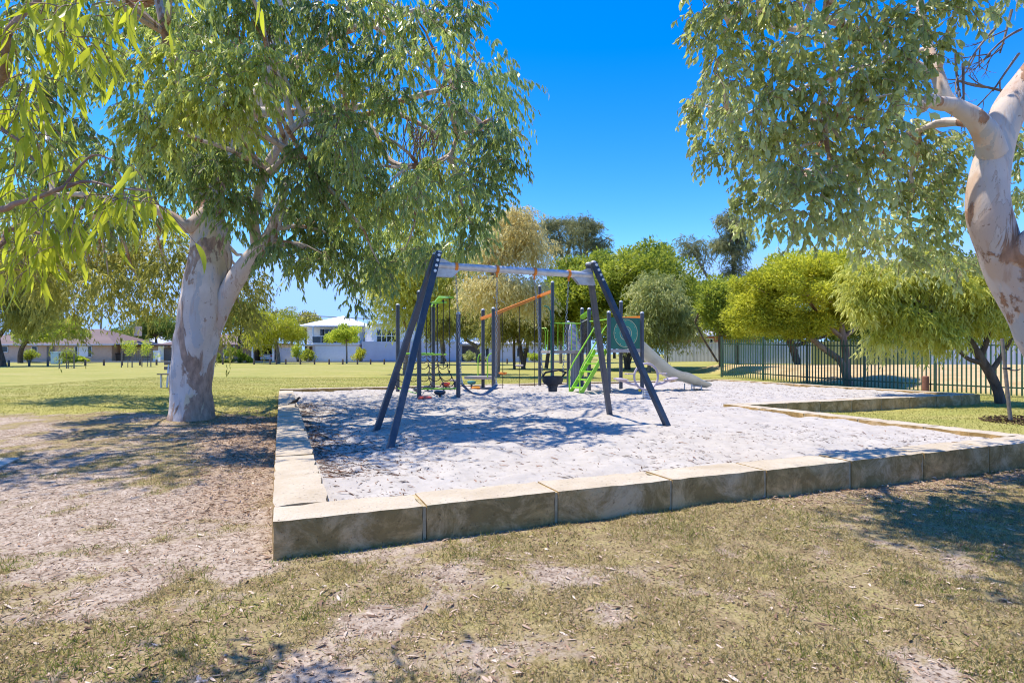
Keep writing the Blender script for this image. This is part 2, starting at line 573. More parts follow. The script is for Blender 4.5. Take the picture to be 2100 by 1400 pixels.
def limestone():
    m, nt, b = newmat('limestone')
    v = n_world(nt)
    inf = nt.nodes.new('ShaderNodeObjectInfo')
    off = nt.nodes.new('ShaderNodeVectorMath'); off.operation = 'ADD'
    sc_ = nt.nodes.new('ShaderNodeVectorMath'); sc_.operation = 'SCALE'
    cx = nt.nodes.new('ShaderNodeCombineXYZ')
    for i in range(3): lk(nt, inf.outputs['Random'], cx.inputs[i])
    lk(nt, cx.outputs[0], sc_.inputs[0]); sc_.inputs['Scale'].default_value = 20
    lk(nt, v, off.inputs[0]); lk(nt, sc_.outputs[0], off.inputs[1]); v2 = off.outputs[0]
    base = n_ramp(nt, n_noise(nt, v2, 2.2, 5, .6), [(.3, (.41, .345, .255)), (.55, (.51, .445, .35)), (.75, (.55, .50, .42))])
    base = n_mix(nt, n_ramp(nt, n_noise(nt, v2, 45, 3), [(.35, .0), (.7, .35)]), base, (.42, .33, .2))
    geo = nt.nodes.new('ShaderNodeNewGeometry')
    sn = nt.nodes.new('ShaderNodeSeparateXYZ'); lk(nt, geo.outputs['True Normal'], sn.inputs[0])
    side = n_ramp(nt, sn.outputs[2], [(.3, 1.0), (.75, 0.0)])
    # ochre on the upright faces, over-warmed to offset blue skylight in shade; bleached tops
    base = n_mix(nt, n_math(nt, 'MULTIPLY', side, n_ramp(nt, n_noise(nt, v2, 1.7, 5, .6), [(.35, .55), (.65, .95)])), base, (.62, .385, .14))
    # weathered lichen staining on the upright faces, browned against the same skylight; pits everywhere
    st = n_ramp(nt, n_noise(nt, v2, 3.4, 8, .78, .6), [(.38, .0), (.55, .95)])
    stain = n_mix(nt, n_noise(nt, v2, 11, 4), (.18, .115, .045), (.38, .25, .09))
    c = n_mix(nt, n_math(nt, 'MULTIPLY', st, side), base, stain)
    pit = n_ramp(nt, n_noise(nt, v2, 46, 5, .75), [(.31, 1.0), (.38, 0.0)])
    c = n_mix(nt, n_math(nt, 'MULTIPLY', pit, .7), c, (.1, .085, .06))
    grn = n_ramp(nt, n_noise(nt, v2, 1.9, 5, .6), [(.62, 0.0), (.75, .35)])
    c = n_mix(nt, grn, c, (.22, .26, .16))
    lk(nt, c, b.inputs['Base Color'])
    b.inputs['Roughness'].default_value = .92
    b.inputs['Specular IOR Level'].default_value = .15
    nrm = n_bump(nt, n_noise(nt, v2, 14, 6, .7), .5, .02)
    nrm = n_bump(nt, pit, .7, -.01, nrm)
    lk(nt, nrm, b.inputs['Normal'])
    return m

def ground_mat():
    m, nt, b = newmat('park_ground')
    v = n_world(nt)
    cover, mulch, lawn = n_attr(nt, 'cover'), n_attr(nt, 'mulch'), n_attr(nt, 'lawn')
    fine = n_noise(nt, v, 9, 7, .68)
    vfine = n_noise(nt, v, 60, 4, .6)
    sandc = n_ramp(nt, fine, [(.32, (.27, .205, .15)), (.5, (.44, .36, .285)), (.7, (.53, .45, .375))])
    sandc = n_mix(nt, n_ramp(nt, n_noise(nt, v, 28, 6, .75), [(.47, .0), (.62, .8)]), sandc, (.16, .11, .075))
    gr = n_ramp(nt, n_noise(nt, v, 5, 6, .6), [(.3, (.24, .175, .10)), (.55, (.37, .295, .15)), (.75, (.32, .29, .10))])  # grass ground darkened to stand in for shade among the blades
    gr = n_mix(nt, n_ramp(nt, vfine, [(.35, .55), (.6, .0)]), gr, (.10, .085, .035))
    f = n_math(nt, 'ADD', cover, n_math(nt, 'MULTIPLY', n_math(nt, 'SUBTRACT', fine, .5), 1.3))
    c = n_mix(nt, n_ramp(nt, f, [(.36, 0.0), (.6, 1.0)]), sandc, gr)
    mu = n_ramp(nt, n_noise(nt, v, 34, 6, .7), [(.3, (.18, .12, .08)), (.5, (.38, .28, .195)), (.72, (.50, .41, .32))])
    f2 = n_math(nt, 'ADD', mulch, n_math(nt, 'MULTIPLY', n_math(nt, 'SUBTRACT', fine, .5), 1.2))
    c = n_mix(nt, n_ramp(nt, f2, [(.4, 0.0), (.62, 1.0)]), c, mu)
    lw = n_ramp(nt, n_noise(nt, n_world(nt, (.5, 1.6, 1)), .55, 6, .62), [(.3, (.23, .265, .06)), (.5, (.36, .33, .095)), (.72, (.43, .37, .15))])
    lw = n_mix(nt, n_ramp(nt, n_noise(nt, v, 4, 6, .7), [(.4, .0), (.66, .5)]), lw, (.20, .21, .05))
    f3 = n_math(nt, 'ADD', lawn, n_math(nt, 'MULTIPLY', n_math(nt, 'SUBTRACT', n_noise(nt, v, 1.2, 6, .65), .5), 1.4))
    c = n_mix(nt, n_ramp(nt, f3, [(.4, 0.0), (.6, 1.0)]), c, lw)
    ochre = n_ramp(nt, n_noise(nt, v, 1.4, 6, .65), [(.3, (.42, .29, .13)), (.6, (.55, .42, .23)), (.75, (.34, .3, .1))])
    c = n_mix(nt, n_attr(nt, 'bank'), c, ochre)
    lk(nt, c, b.inputs['Base Color'])
    b.inputs['Roughness'].default_value = .95
    b.inputs['Specular IOR Level'].default_value = .1
    nrm = n_bump(nt, fine, .8, .035)
    nrm = n_bump(nt, vfine, .7, .012, nrm)
    lk(nt, nrm, b.inputs['Normal'])
    return m

def sand_mat():
    m, nt, b = newmat('white_sand')
    v = n_world(nt)
    f = n_noise(nt, v, 7, 6, .62)
    c = n_ramp(nt, f, [(.3, (.37, .343, .312)), (.6, (.455, .424, .386)), (.8, (.48, .448, .41))])
    c = n_mix(nt, n_ramp(nt, n_noise(nt, v, .55, 4), [(.45, 0.0), (.7, .35)]), c, (.42, .365, .30))
    sp = n_ramp(nt, n_noise(nt, v, 55, 4, .65), [(.63, 0.0), (.7, .55)])
    c = n_mix(nt, sp, c, (.32, .25, .2))
    lk(nt, c, b.inputs['Base Color'])
    b.inputs['Roughness'].default_value = .95
    b.inputs['Specular IOR Level'].default_value = .1
    nrm = n_bump(nt, n_noise(nt, v, 11, 5, .6), .55, .03)
    nrm = n_bump(nt, n_noise(nt, v, 60, 3), .5, .006, nrm)
    lk(nt, nrm, b.inputs['Normal'])
    return m

def striped(name, a, b_, axis, period, rough=.6, frac=.5):
    """ribbed sheet or board cladding: two tones across one axis, with relief"""
    m, nt, b = newmat(name)
    t = nt.nodes.new('ShaderNodeNewGeometry')
    s = nt.nodes.new('ShaderNodeSeparateXYZ'); lk(nt, t.outputs['Position'], s.inputs[0])
    w = n_math(nt, 'FRACT', n_math(nt, 'DIVIDE', s.outputs[axis], period))
    rp = n_ramp(nt, w, [(frac - .12, 0.0), (frac, 1.0), (.97, 1.0), (1.0, 0.0)])
    var = n_noise(nt, n_world(nt), 1.3, 5, .6)
    c = n_mix(nt, rp, a, b_)
    c = n_mix(nt, n_ramp(nt, var, [(.35, .0), (.8, .3)]), c, tuple(x * .6 for x in a))
    lk(nt, c, b.inputs['Base Color'])
    b.inputs['Roughness'].default_value = rough
    lk(nt, n_bump(nt, rp, .5, .02), b.inputs['Normal'])
    return m

def brickmat(name, a, b_, mortar, scale=1.0):
    m, nt, b = newmat(name)
    mp = n_world(nt)
    s = nt.nodes.new('ShaderNodeSeparateXYZ'); lk(nt, mp, s.inputs[0])
    cx = nt.nodes.new('ShaderNodeCombineXYZ')
    lk(nt, n_math(nt, 'ADD', s.outputs[0], s.outputs[1]), cx.inputs[0]); lk(nt, s.outputs[2], cx.inputs[1])
    br = nt.nodes.new('ShaderNodeTexBrick')
    lk(nt, cx.outputs[0], br.inputs['Vector'])
    br.inputs['Color1'].default_value = (*a, 1); br.inputs['Color2'].default_value = (*b_, 1); br.inputs['Mortar'].default_value = (*mortar, 1)
    br.inputs['Scale'].default_value = 4.0 * scale; br.inputs['Mortar Size'].default_value = .014
    lk(nt, n_mix(nt, n_ramp(nt, n_noise(nt, mp, .8, 5), [(.4, 0.0), (.75, .25)]), br.outputs['Color'], tuple(x * .55 for x in a)), b.inputs['Base Color'])
    b.inputs['Roughness'].default_value = .85
    return m

def glassmat():
    m, nt, b = newmat('window_glass')
    v = n_world(nt)
    lk(nt, n_ramp(nt, n_noise(nt, v, 1.2, 3), [(.35, (.010, .013, .016)), (.65, (.045, .055, .06))]), b.inputs['Base Color'])
    b.inputs['Roughness'].default_value = .06
    b.inputs['Specular IOR Level'].default_value = .6
    return m

MAT = dict(
    ground=ground_mat(), sand=sand_mat(), limestone=limestone(),
    mortar=plain('ochre_mortar', (.42, .34, .20), .95, .25, 14, bump=.01),
    gum=bark_gum('gum_bark', (.70, .60, .52), (.27, .185, .135), (.66, .54, .36), 1.8, .452),
    gum_smooth=bark_gum('smooth_gum_bark', (.66, .56, .49), (.25, .14, .085), (.60, .44, .33), .6, .495),
    bark=bark_rough('dark_bark', (.045, .03, .022), (.17, .12, .09)),
    bark_red=bark_rough('paper_bark', (.19, .11, .07), (.46, .33, .24), 6),
    bark_grey=bark_rough('grey_bark', (.10, .08, .065), (.30, .25, .21), 8),
    twig=bark_rough('twig_bark', (.20, .11, .08), (.42, .29, .22), 12),
    navy=plain('navy_paint', (.036, .054, .082), .38, .14, 9, dirt=((.2, .19, .18), .22)),
    slate=plain('slate_paint', (.062, .074, .098), .42, .14, 9, dirt=((.25, .23, .21), .3)),
    galv=plain('galvanised_steel', (.58, .60, .63), .42, .16, 12, metal=.35, dirt=((.35, .34, .33), .35)),
    bolt=plain('bolt_steel', (.72, .73, .75), .35, .1, 20, metal=.5),
    orange=plain('orange_paint', (.80, .24, .015), .42, .1, 8),
    lime=plain('lime_paint', (.30, .62, .03), .42, .1, 8),
    green_panel=plain('dark_green_plastic', (.012, .13, .085), .45, .12, 6),
    teal_panel=plain('teal_plastic', (.03, .24, .16), .45, .1, 6),
    cream=plain('cream_engraving', (.58, .52, .28), .5, .1, 8),
    teal=plain('teal_plastic_disc', (.03, .2, .22), .4, .15, 8, dirt=((.4, .38, .35), .3)),
    blueblack=plain('blue_black_plastic', (.018, .035, .06), .35, .2, 10, dirt=((.3, .28, .26), .25)),
    red=plain('red_plastic', (.65, .07, .03), .42, .12, 8, dirt=((.5, .4, .35), .25)),
    rubber=plain('black_rubber', (.022, .022, .026), .6, .2, 10, dirt=((.2, .18, .16), .3)),
    belt=plain('blue_grey_rubber', (.10, .13, .21), .5, .2, 10),
    chain=plain('chain_steel', (.40, .40, .40), .45, .2, 30, metal=.6),
    rope=plain('black_rope', (.03, .028, .03), .85, .3, 40),
    deck=plain('grey_deck', (.40, .36, .33), .6, .12, 8, dirt=((.3, .22, .16), .4)),
    ribbed=striped('ribbed_grey_panel', (.24, .25, .25), (.36, .37, .37), 0, .09),
    slide=plain('pale_slide', (.62, .60, .47), .3, .08, 3, dirt=((.38, .4, .3), .4)),
    rock=plain('pale_moulded_wall', (.55, .55, .62), .6, .25, 5, bump=.02),
    lilac=plain('lilac_plastic', (.46, .39, .42), .42, .12, 6, dirt=((.55, .48, .4), .3)),
    yellow=plain('yellow_plastic', (.75, .55, .03), .45, .1, 8),
    bollard=plain('dark_timber', (.12, .085, .065), .85, .3, 12, bump=.01),
    timber=plain('weathered_timber', (.21, .175, .15), .85, .25, 14, bump=.01),
    redtimber=plain('red_brown_timber', (.24, .10, .065), .8, .25, 14, bump=.01),
    concrete=plain('concrete', (.50, .46, .38), .9, .12, 7, bump=.006, dirt=((.35, .3, .22), .4)),
    road=plain('asphalt', (.13, .125, .125), .9, .2, 5),
    glass=glassmat(),
    white=plain('white_paint', (.86, .86, .84), .5, .04, 3),
    render_white=plain('white_render', (.90, .89, .87), .8, .05, 1.2),
    render_grey=plain('lilac_grey_render', (.66, .63, .66), .8, .06, 1.2),
    render_pink=brickmat('pink_brick', (.66, .42, .29), (.72, .50, .36), (.56, .47, .40)),
    brick_red=brickmat('red_brick', (.42, .12, .07), (.50, .17, .09), (.45, .36, .3)),
    brick_tan=brickmat('tan_brick', (.36, .24, .16), (.44, .31, .21), (.42, .36, .3)),
    tile=striped('brown_roof_tile', (.12, .078, .07), (.20, .14, .13), 1, .42, .8),
    tile_red=striped('red_roof_tile', (.32, .13, .09), (.44, .2, .14), 1, .42, .8),
    roof_white=striped('white_sheet_roof', (.72, .73, .76), (.80, .81, .83), 0, .4, .5),
    roof_grey=striped('grey_sheet_roof', (.42, .44, .48), (.52, .54, .58), 0, .4, .5),
    sheet_cream=striped('cream_ribbed_fence', (.50, .475, .43), (.66, .63, .58), 0, .3, .6),
    sheet_white=striped('pale_ribbed_fence', (.58, .60, .65), (.72, .74, .78), 0, .3, .6),
    sheet_yellow=striped('yellow_green_fence', (.36, .34, .10), (.50, .46, .17), 1, .3, .6),
    board_tan=striped('tan_board_fence', (.42, .30, .21), (.52, .39, .29), 0, .24, .8),
    fence_green=plain('green_fence_paint', (.028, .082, .045), .45, .2, 5, dirt=((.12, .11, .08), .3)),
    carpaint=plain('silver_white_car_paint', (.70, .71, .74), .25, .03, 3),
    tyre=plain('tyre_rubber', (.02, .02, .022), .8, .2, 10),
    lamp_red=plain('red_lamp', (.5, .03, .02), .3, .1, 8),
    kiosk=plain('pale_blue_kiosk', (.42, .58, .62), .6, .1, 4, dirt=((.3, .4, .4), .3)),
    bird_black=plain('black_feathers', (.012, .012, .014), .5, .3, 30),
    bird_white=plain('white_feathers', (.75, .75, .73), .7, .1, 30),
    litter=leafmat('dry_leaf', (.10, .06, .04), (.38, .25, .165), (.74, .61, .50), .12, .75, (.5, .35, .2), .15),
    sandlitter=leafmat('dry_twig_and_leaf', (.05, .03, .022), (.16, .09, .06), (.34, .21, .14), .05, .8, (.3, .2, .1), .1),
    blade=leafmat('short_dry_grass', (.28, .22, .09), (.42, .36, .14), (.60, .50, .28), .4, .6, (.5, .46, .15), .2),
    lawnblade=leafmat('lawn_grass', (.20, .24, .05), (.33, .32, .08), (.44, .38, .13), .4, .6, (.5, .48, .1), .2),
    greenblade=leafmat('green_grass', (.14, .18, .035), (.23, .28, .05), (.36, .36, .09), .4, .55, (.3, .45, .06), .25),
    l_gum=leafmat('grey_green_gum_leaf', (.10, .165, .085), (.25, .335, .14), (.62, .64, .14), .50, .36, (.62, .72, .14), .75),
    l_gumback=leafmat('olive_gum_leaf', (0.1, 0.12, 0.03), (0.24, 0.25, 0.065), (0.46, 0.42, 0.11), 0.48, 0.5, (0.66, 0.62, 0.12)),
    l_round=leafmat('round_gum_leaf', (.17, .21, .08), (.36, .41, .18), (.55, .57, .25), .48, .34, (.64, .70, .19), .75),
    l_long=leafmat('long_hanging_gum_leaf', (.15, .21, .02), (.36, .41, .035), (.58, .58, .06), .52, .36, (.66, .71, .05)),
    l_yellow=leafmat('yellow_green_leaf', (.19, .21, .02), (.38, .40, .035), (.58, .57, .07), .45, .5, (.7, .7, .06)),
    l_willow=leafmat('pale_willowy_leaf', (.22, .25, .03), (.46, .47, .08), (.70, .66, .25), .5, .5, (.76, .75, .14)),
    l_golden=leafmat('golden_gum_leaf', (.30, .25, .08), (.56, .47, .19), (.74, .64, .36), .5, .45, (.80, .68, .28), .5),
    l_green=leafmat('mid_green_leaf', (0.09, 0.14, 0.018), (0.2, 0.25, 0.03), (0.38, 0.4, 0.05), 0.45, 0.48, (0.52, 0.58, 0.06)),
    l_silver=leafmat('silver_green_leaf', (.14, .18, .05), (.31, .34, .11), (.54, .54, .27), .45, .45, (.6, .64, .2)),
    l_dark=leafmat('dark_green_leaf', (0.05, 0.085, 0.02), (0.11, 0.17, 0.035), (0.23, 0.28, 0.06), 0.4, 0.48, (0.36, 0.45, 0.07)),
    l_needle=leafmat('sheoak_needle', (0.09, 0.1, 0.05), (0.17, 0.18, 0.08), (0.3, 0.29, 0.12), 0.35, 0.6, (0.36, 0.36, 0.13)),
    l_lime=leafmat('fresh_lime_leaf', (0.2, 0.28, 0.025), (0.36, 0.43, 0.045), (0.52, 0.56, 0.08), 0.46, 0.48, (0.66, 0.72, 0.08)),
)
# ------------------------------------------------------------------ ground
def axis(parts):
    o = []
    for a, b, st in parts:
        o += list(np.arange(a, b, st))
    return np.array(o + [parts[-1][1]])

def cover_mask(x, y):
    c = .635 + (NB.fbm(x, y, .95, 3) - .5) * .6 + (NC.fbm(x, y, 3.4, 3) - .5) * 1.3 - .13 * sstep(.3, -1.6, x)
    c = c - .42 * np.exp(-((x + 2.6) / 1.6) ** 2 - ((y - 4.6) / 1.3) ** 2)
    c = c + .1 * sstep(-.4, 1.5, x) * (1 - sstep(7, 9, y))
    c = c - .12 * sstep(-3.2, -4.2, x) * (1 - sstep(7, 12, y)) * 0
    return np.clip(c, 0, 1)

def mulch_mask(x, y):
    u, v = to_uv(x, y)
    m = .58 * np.exp(-((u + .35) / .62) ** 2) * sstep(.5, 1.4, v) * (1 - sstep(7.5, 10, v)) * (u < .3)
    m = m + .45 * np.exp(-((x + 3.6) / 2.6) ** 2 - ((y - 9.0) / 2.2) ** 2)
    # brown litter against the front wall, more to the right
    m = m + .62 * np.exp(-(np.minimum(v, 0) / .55) ** 2) * sstep(2.2, 5, u) * (v < .3)
    return np.clip(m, 0, 1)

def lawn_mask(x, y):
    u, v = to_uv(x, y)
    left = sstep(8.2, 11.2, y + .25 * (x + 6)) 
    right = ((v < PIT_VN + .3) & (u > PIT_U - .3)) * .72
    l = np.maximum(left, right)
    l = l - .55 * np.exp(-((x + 5.2) / 3.2) ** 2 - ((y - 9.6) / 1.8) ** 2)
    return np.clip(l, 0, 1)

def bank_mask(x, y):
    # ochre bare bank behind the green fence
    t = (x - 9.9) * .884 + (y - 26.5) * .467
    return sstep(.4, 1.6, t) * sstep(10.5, 12.5, x) * (1 - sstep(33, 38, y))

xs = axis([(-600, -120, 40), (-120, -30, 6), (-30, -9, .7), (-9, 18, .13), (18, 40, .8), (40, 120, 6), (120, 600, 40)])
ys = axis([(-30, 0, 3), (0, 1.4, .3), (1.4, 7, .1), (7, 24, .14), (24, 60, .8), (60, 140, 5), (140, 900, 40)])
X, Y = np.meshgrid(xs, ys)
Z = ground_z(X, Y) + 1.0 * bank_mask(X, Y) * sstep(0, 4, (X - 9.9) * .884 + (Y - 26.5) * .467) * .45
nx, ny = len(xs), len(ys)
me = bpy.data.meshes.new('ground')
me.vertices.add(nx * ny)
me.vertices.foreach_set('co', np.stack([X, Y, Z], -1).reshape(-1).astype(np.float32))
ii, jj = np.meshgrid(np.arange(nx - 1), np.arange(ny - 1))
q = (jj * nx + ii)
quads = np.stack([q, q + 1, q + nx + 1, q + nx], -1).reshape(-1)
me.loops.add(len(quads)); me.loops.foreach_set('vertex_index', quads.astype(np.int32))
me.polygons.add(len(quads) // 4); me.polygons.foreach_set('loop_start', np.arange(0, len(quads), 4, dtype=np.int32))
me.update(calc_edges=True); me.shade_smooth()
for nm, fn in (('cover', cover_mask), ('mulch', mulch_mask), ('lawn', lawn_mask), ('bank', bank_mask)):
    at = me.attributes.new(nm, 'FLOAT', 'POINT')
    at.data.foreach_set('value', np.asarray(fn(X, Y), float).reshape(-1).astype(np.float32))
tag(link_mesh('ground', me, MAT['ground']), kind='structure')

# ------------------------------------------------------------------ sand
uu, vv = np.arange(.2, PIT_UF - .15, .055), np.arange(.2, PIT_V - .15, .055)
U_, V_ = np.meshgrid(uu, vv)
Xs, Ys = A0.x + U_ * UU.x + V_ * VV.x, A0.y + U_ * UU.y + V_ * VV.y
Zs = sand_z(Xs, Ys)
keep = (U_ < PIT_U - .15) | (V_ > PIT_VN + .15)
idx = -np.ones(U_.shape, int); idx[keep] = np.arange(keep.sum())
a, b, c, d = idx[:-1, :-1], idx[:-1, 1:], idx[1:, 1:], idx[1:, :-1]
ok = (a >= 0) & (b >= 0) & (c >= 0) & (d >= 0)
quads = np.stack([a[ok], b[ok], c[ok], d[ok]], -1).reshape(-1)
me = bpy.data.meshes.new('sand')
me.vertices.add(int(keep.sum()))
me.vertices.foreach_set('co', np.stack([Xs[keep], Ys[keep], Zs[keep]], -1).reshape(-1).astype(np.float32))
me.loops.add(len(quads)); me.loops.foreach_set('vertex_index', quads.astype(np.int32))
me.polygons.add(len(quads) // 4); me.polygons.foreach_set('loop_start', np.arange(0, len(quads), 4, dtype=np.int32))
me.update(calc_edges=True); me.shade_smooth()
tag(link_mesh('sand', me, MAT['sand']), kind='structure')

# ------------------------------------------------------------------ limestone walls round the sand
def block_mesh(mb_name, u0, u1, v0, v1, z0, z1, parent, seed):
    rg = random.Random(seed)
    bm = bmesh.new()
    nu, nv, nz = max(2, int((u1 - u0) / .09)), max(2, int((v1 - v0) / .09)), max(2, int((z1 - z0) / .07))
    # chipped arrises: points near an edge are pulled in unevenly
    vert = {}
    def P(i, j, k):
        if (i, j, k) in vert: return vert[(i, j, k)]
        fu, fv, fz = i / nu, j / nv, k / nz
        eu, ev, ez = i in (0, nu), j in (0, nv), k in (0, nz)
        u, v, z = u0 + (u1 - u0) * fu, v0 + (v1 - v0) * fv, z0 + (z1 - z0) * fz
        pull = .004 + .008 * rg.random() ** 2 + (.018 * rg.random() if rg.random() < .05 else 0)
        if eu + ev + ez >= 2:
            if eu: u += pull if i == 0 else -pull
            if ev: v += pull if j == 0 else -pull
            if ez: z += pull if k == 0 else -pull
        else:
            w = rg.uniform(-.0025, .0025)
            if eu: u += w
            if ev: v += w
            if ez: z += w * .7
        p = UV(u, v, z)
        off = WORLD_LOC[parent.name]
        vert[(i, j, k)] = bm.verts.new(p - off)
        return vert[(i, j, k)]
    for i in range(nu):
        for j in range(nv):
            for k, fl in ((0, 1), (nz, 0)):
                q = [P(i, j, k), P(i + 1, j, k), P(i + 1, j + 1, k), P(i, j + 1, k)]
                bm.faces.new(q[::-1] if fl else q)
    for i in range(nu):
        for k in range(nz):
            for j, fl in ((0, 0), (nv, 1)):
                q = [P(i, j, k), P(i + 1, j, k), P(i + 1, j, k + 1), P(i, j, k + 1)]
                bm.faces.new(q[::-1] if fl else q)
    for j in range(nv):
        for k in range(nz):
            for i, fl in ((0, 1), (nu, 0)):
                q = [P(i, j, k), P(i, j + 1, k), P(i, j + 1, k + 1), P(i, j, k + 1)]
                bm.faces.new(q[::-1] if fl else q)
    me = bpy.data.meshes.new(mb_name)
    bm.to_mesh(me); bm.free()
    me.shade_smooth(); me.set_sharp_from_angle(angle=R(30))
    return link_mesh(mb_name, me, MAT['limestone'], parent)

def wall_run(label, cuts, fixed, along, z1=WALL_TOP, z0=-.32, seed=0, group='limestone walls round the sandpit'):
    """cuts: joint positions along the run; fixed: (lo, hi) across it"""
    o = UV((cuts[0] + cuts[-1]) / 2 if along == 'u' else sum(fixed) / 2, (cuts[0] + cuts[-1]) / 2 if along == 'v' else sum(fixed) / 2)
    t = thing('limestone_wall', label, 'retaining wall', (o.x, o.y, 0), group)
    rg = random.Random(seed)
    mj = MB()
    for i in range(len(cuts) - 1):
        a, b = cuts[i] + .009, cuts[i + 1] - .009
        dz = rg.uniform(-.003, .003); df = rg.uniform(-.002, .002)
        if along == 'u': block_mesh('limestone_block', a, b, fixed[0] + df, fixed[1] + df, z0, z1 + dz, t, seed * 50 + i)
        else: block_mesh('limestone_block', fixed[0] + df, fixed[1] + df, a, b, z0, z1 + dz, t, seed * 50 + i)
        if i:
            e = .016
            if along == 'u': q = [(cuts[i] - .012, fixed[0] + e), (cuts[i] + .012, fixed[0] + e), (cuts[i] + .012, fixed[1] - e), (cuts[i] - .012, fixed[1] - e)]
            else: q = [(fixed[0] + e, cuts[i] - .012), (fixed[1] - e, cuts[i] - .012), (fixed[1] - e, cuts[i] + .012), (fixed[0] + e, cuts[i] + .012)]
            m = MB(); m.prism([UV(*p, -.3) for p in q], (0, 0, .3 + z1 - .014)); m.build('mortar_joint', MAT['mortar'], t)
    return t
front_cuts = [0, .976, 1.993, 3.055, 4.097, 5.2, 6.3, 7.45, 8.3, 8.98]
wall_run('low limestone block wall along the front of the sandpit, its shaded stained face towards the viewer', front_cuts, (0, WALL_W), 'u', seed=1)
wall_run('long limestone wall down the left side of the sandpit, half shaded by the big gum tree', [.39] + [1.42 + 1.0 * i for i in range(13)], (0, WALL_W), 'v', z1=WALL_TOP - .002, seed=2)
wall_run('sunlit limestone wall on the right edge of the sandpit, ending at the inner notch', [.39, 1.4, 2.4, 3.4, 4.4, 5.37], (PIT_U - WALL_W, PIT_U), 'v', z1=WALL_TOP - .002, seed=3)
wall_run('limestone wall behind the notch of lawn, its tan face above the grass on the right', [PIT_U + .01] + [10 + i for i in range(7)] + [PIT_UF], (PIT_VN, PIT_VN + WALL_W), 'u', seed=4)
wall_run('limestone edge at the far right of the sandpit beside the green fence', [PIT_VN + .39] + [6.4 + i for i in range(8)] + [PIT_V], (PIT_UF - WALL_W, PIT_UF), 'v', z1=WALL_TOP - .004, seed=5)
wall_run('limestone edging flush with the lawn along the back of the sandpit', [.01] + [1.1 * i for i in range(1, 15)] + [PIT_UF - .39], (PIT_V - WALL_W, PIT_V), 'u', z1=WALL_TOP - .006, seed=6)

# ------------------------------------------------------------------ paved slab, far street
m = MB()
pl = [G(-30, 946), G(41, 947), G(-6, 970), G(-160, 990), G(-200, 955)]
m.prism([(p.x, p.y, -.1) for p in pl], (0, 0, .1 + .055))
tag(m.build('footpath', MAT['concrete'], bevel=.008), kind='structure')
m = MB(); m.box((0, 71.5, .17), (420, 5, .16)); tag(m.build('road', MAT['road']), kind='structure')
m = MB(); m.box((0, 68.85, .2), (420, .3, .24)); m.box((0, 74.15, .2), (420, .3, .24)); tag(m.build('road_kerb', MAT['concrete']), kind='structure')

# ------------------------------------------------------------------ grass and litter
rng = np.random.default_rng(11)
def scatter(n, x0, x1, y0, y1, power=1.0):
    y = y0 + (y1 - y0) * rng.random(n) ** power
    x = x0 + (x1 - x0) * rng.random(n)
    return x, y

def blades(name, x, y, z, lo, hi, wid, tone, mat, tilt=.7, tpl=T_BLADE):
    n = len(x)
    D = unit(np.stack([rng.normal(size=n) * tilt, rng.normal(size=n) * tilt, np.ones(n)], -1))
    L = rng.uniform(lo, hi, n)
    return leaf_mesh(name, np.stack([x, y, z], -1), D, rnd_dir(rng, (n,)), L, wid, tone, tpl, mat)

# wispy dry grass in the foreground: tufted where the ground is covered
x, y = scatter(620000, -7, 7.5, 1.7, 7.2, 1.45)
inview = np.abs(x) < .98 * y + .4
u, v = to_uv(x, y)
out_ = (pit_inset(x, y) < -.01)
tuft = NC.fbm(x, y, 4.5, 3)
dens = np.clip((cover_mask(x, y) - .3) * 2.6, 0.0, 1) * np.clip((tuft - .3) * 4.0, .06, 1) * (1 - .9 * np.clip(mulch_mask(x, y) * 1.3, 0, 1))
kp = inview & out_ & (rng.random(len(x)) < dens)
x, y = x[kp], y[kp]
green = NA.fbm(x, y, .9, 3)
o = blades('dry_grass', x, y, ground_z(x, y) - .004, .012, .042, .004, np.clip(rng.random(len(x)) ** .8 * 1.05 + (tuft[kp] - .5) * .5 - .05, 0, 1), MAT['blade'], 1.0)
tag(o, 'short wispy dry grass on the sandy ground in front of the wall', 'grass', kind='stuff')
x, y = scatter(460000, -7, 7.5, 1.7, 7.2, 1.5)
tuft = NA.fbm(x + 9, y, 2.6, 3)
dens = np.clip((tuft - .54) * 5.0, 0, 1) * np.clip((cover_mask(x, y) - .3) * 3, 0, 1) * (1 - np.clip(mulch_mask(x, y) * 1.3, 0, 1))
u, v = to_uv(x, y)
edge = np.exp(-(np.minimum(v, 0) / .07) ** 2) * (v < 0) * ((u < .8) & (u > -.03) | (u > 6.9)) * .9
kp = (np.abs(x) < .98 * y + .4) & (pit_inset(x, y) < -.01) & (rng.random(len(x)) < np.maximum(dens * .4, edge))
x, y = x[kp], y[kp]
o = blades('green_grass', x, y, ground_z(x, y) - .004, .014, .046, .004, rng.random(len(x)), MAT['greenblade'], .8)
tag(o, 'green grass tufts among the dry grass and against the wall foot', 'grass', kind='stuff')
x, y = scatter(330000, -17, 17, 6.8, 26, 1.35)
l = lawn_mask(x, y) * (.5 + .8 * (NB.fbm(x, y, 1.1, 3) - .2))
kp = (np.abs(x) < .98 * y + .4) & (pit_inset(x, y) < -.02) & (rng.random(len(x)) < l) & (bank_mask(x, y) < .3)
x, y = x[kp], y[kp]
o = blades('lawn_grass', x, y, ground_z(x, y) - .006, .02, .055, .009, np.clip(NA.fbm(x, y, .6, 3) * 1.4 - .35 + rng.random(len(x)) * .5, 0, 1), MAT['lawnblade'], .9)
tag(o, 'short lawn grass around the big gum tree and beside the sandpit', 'grass', kind='stuff')

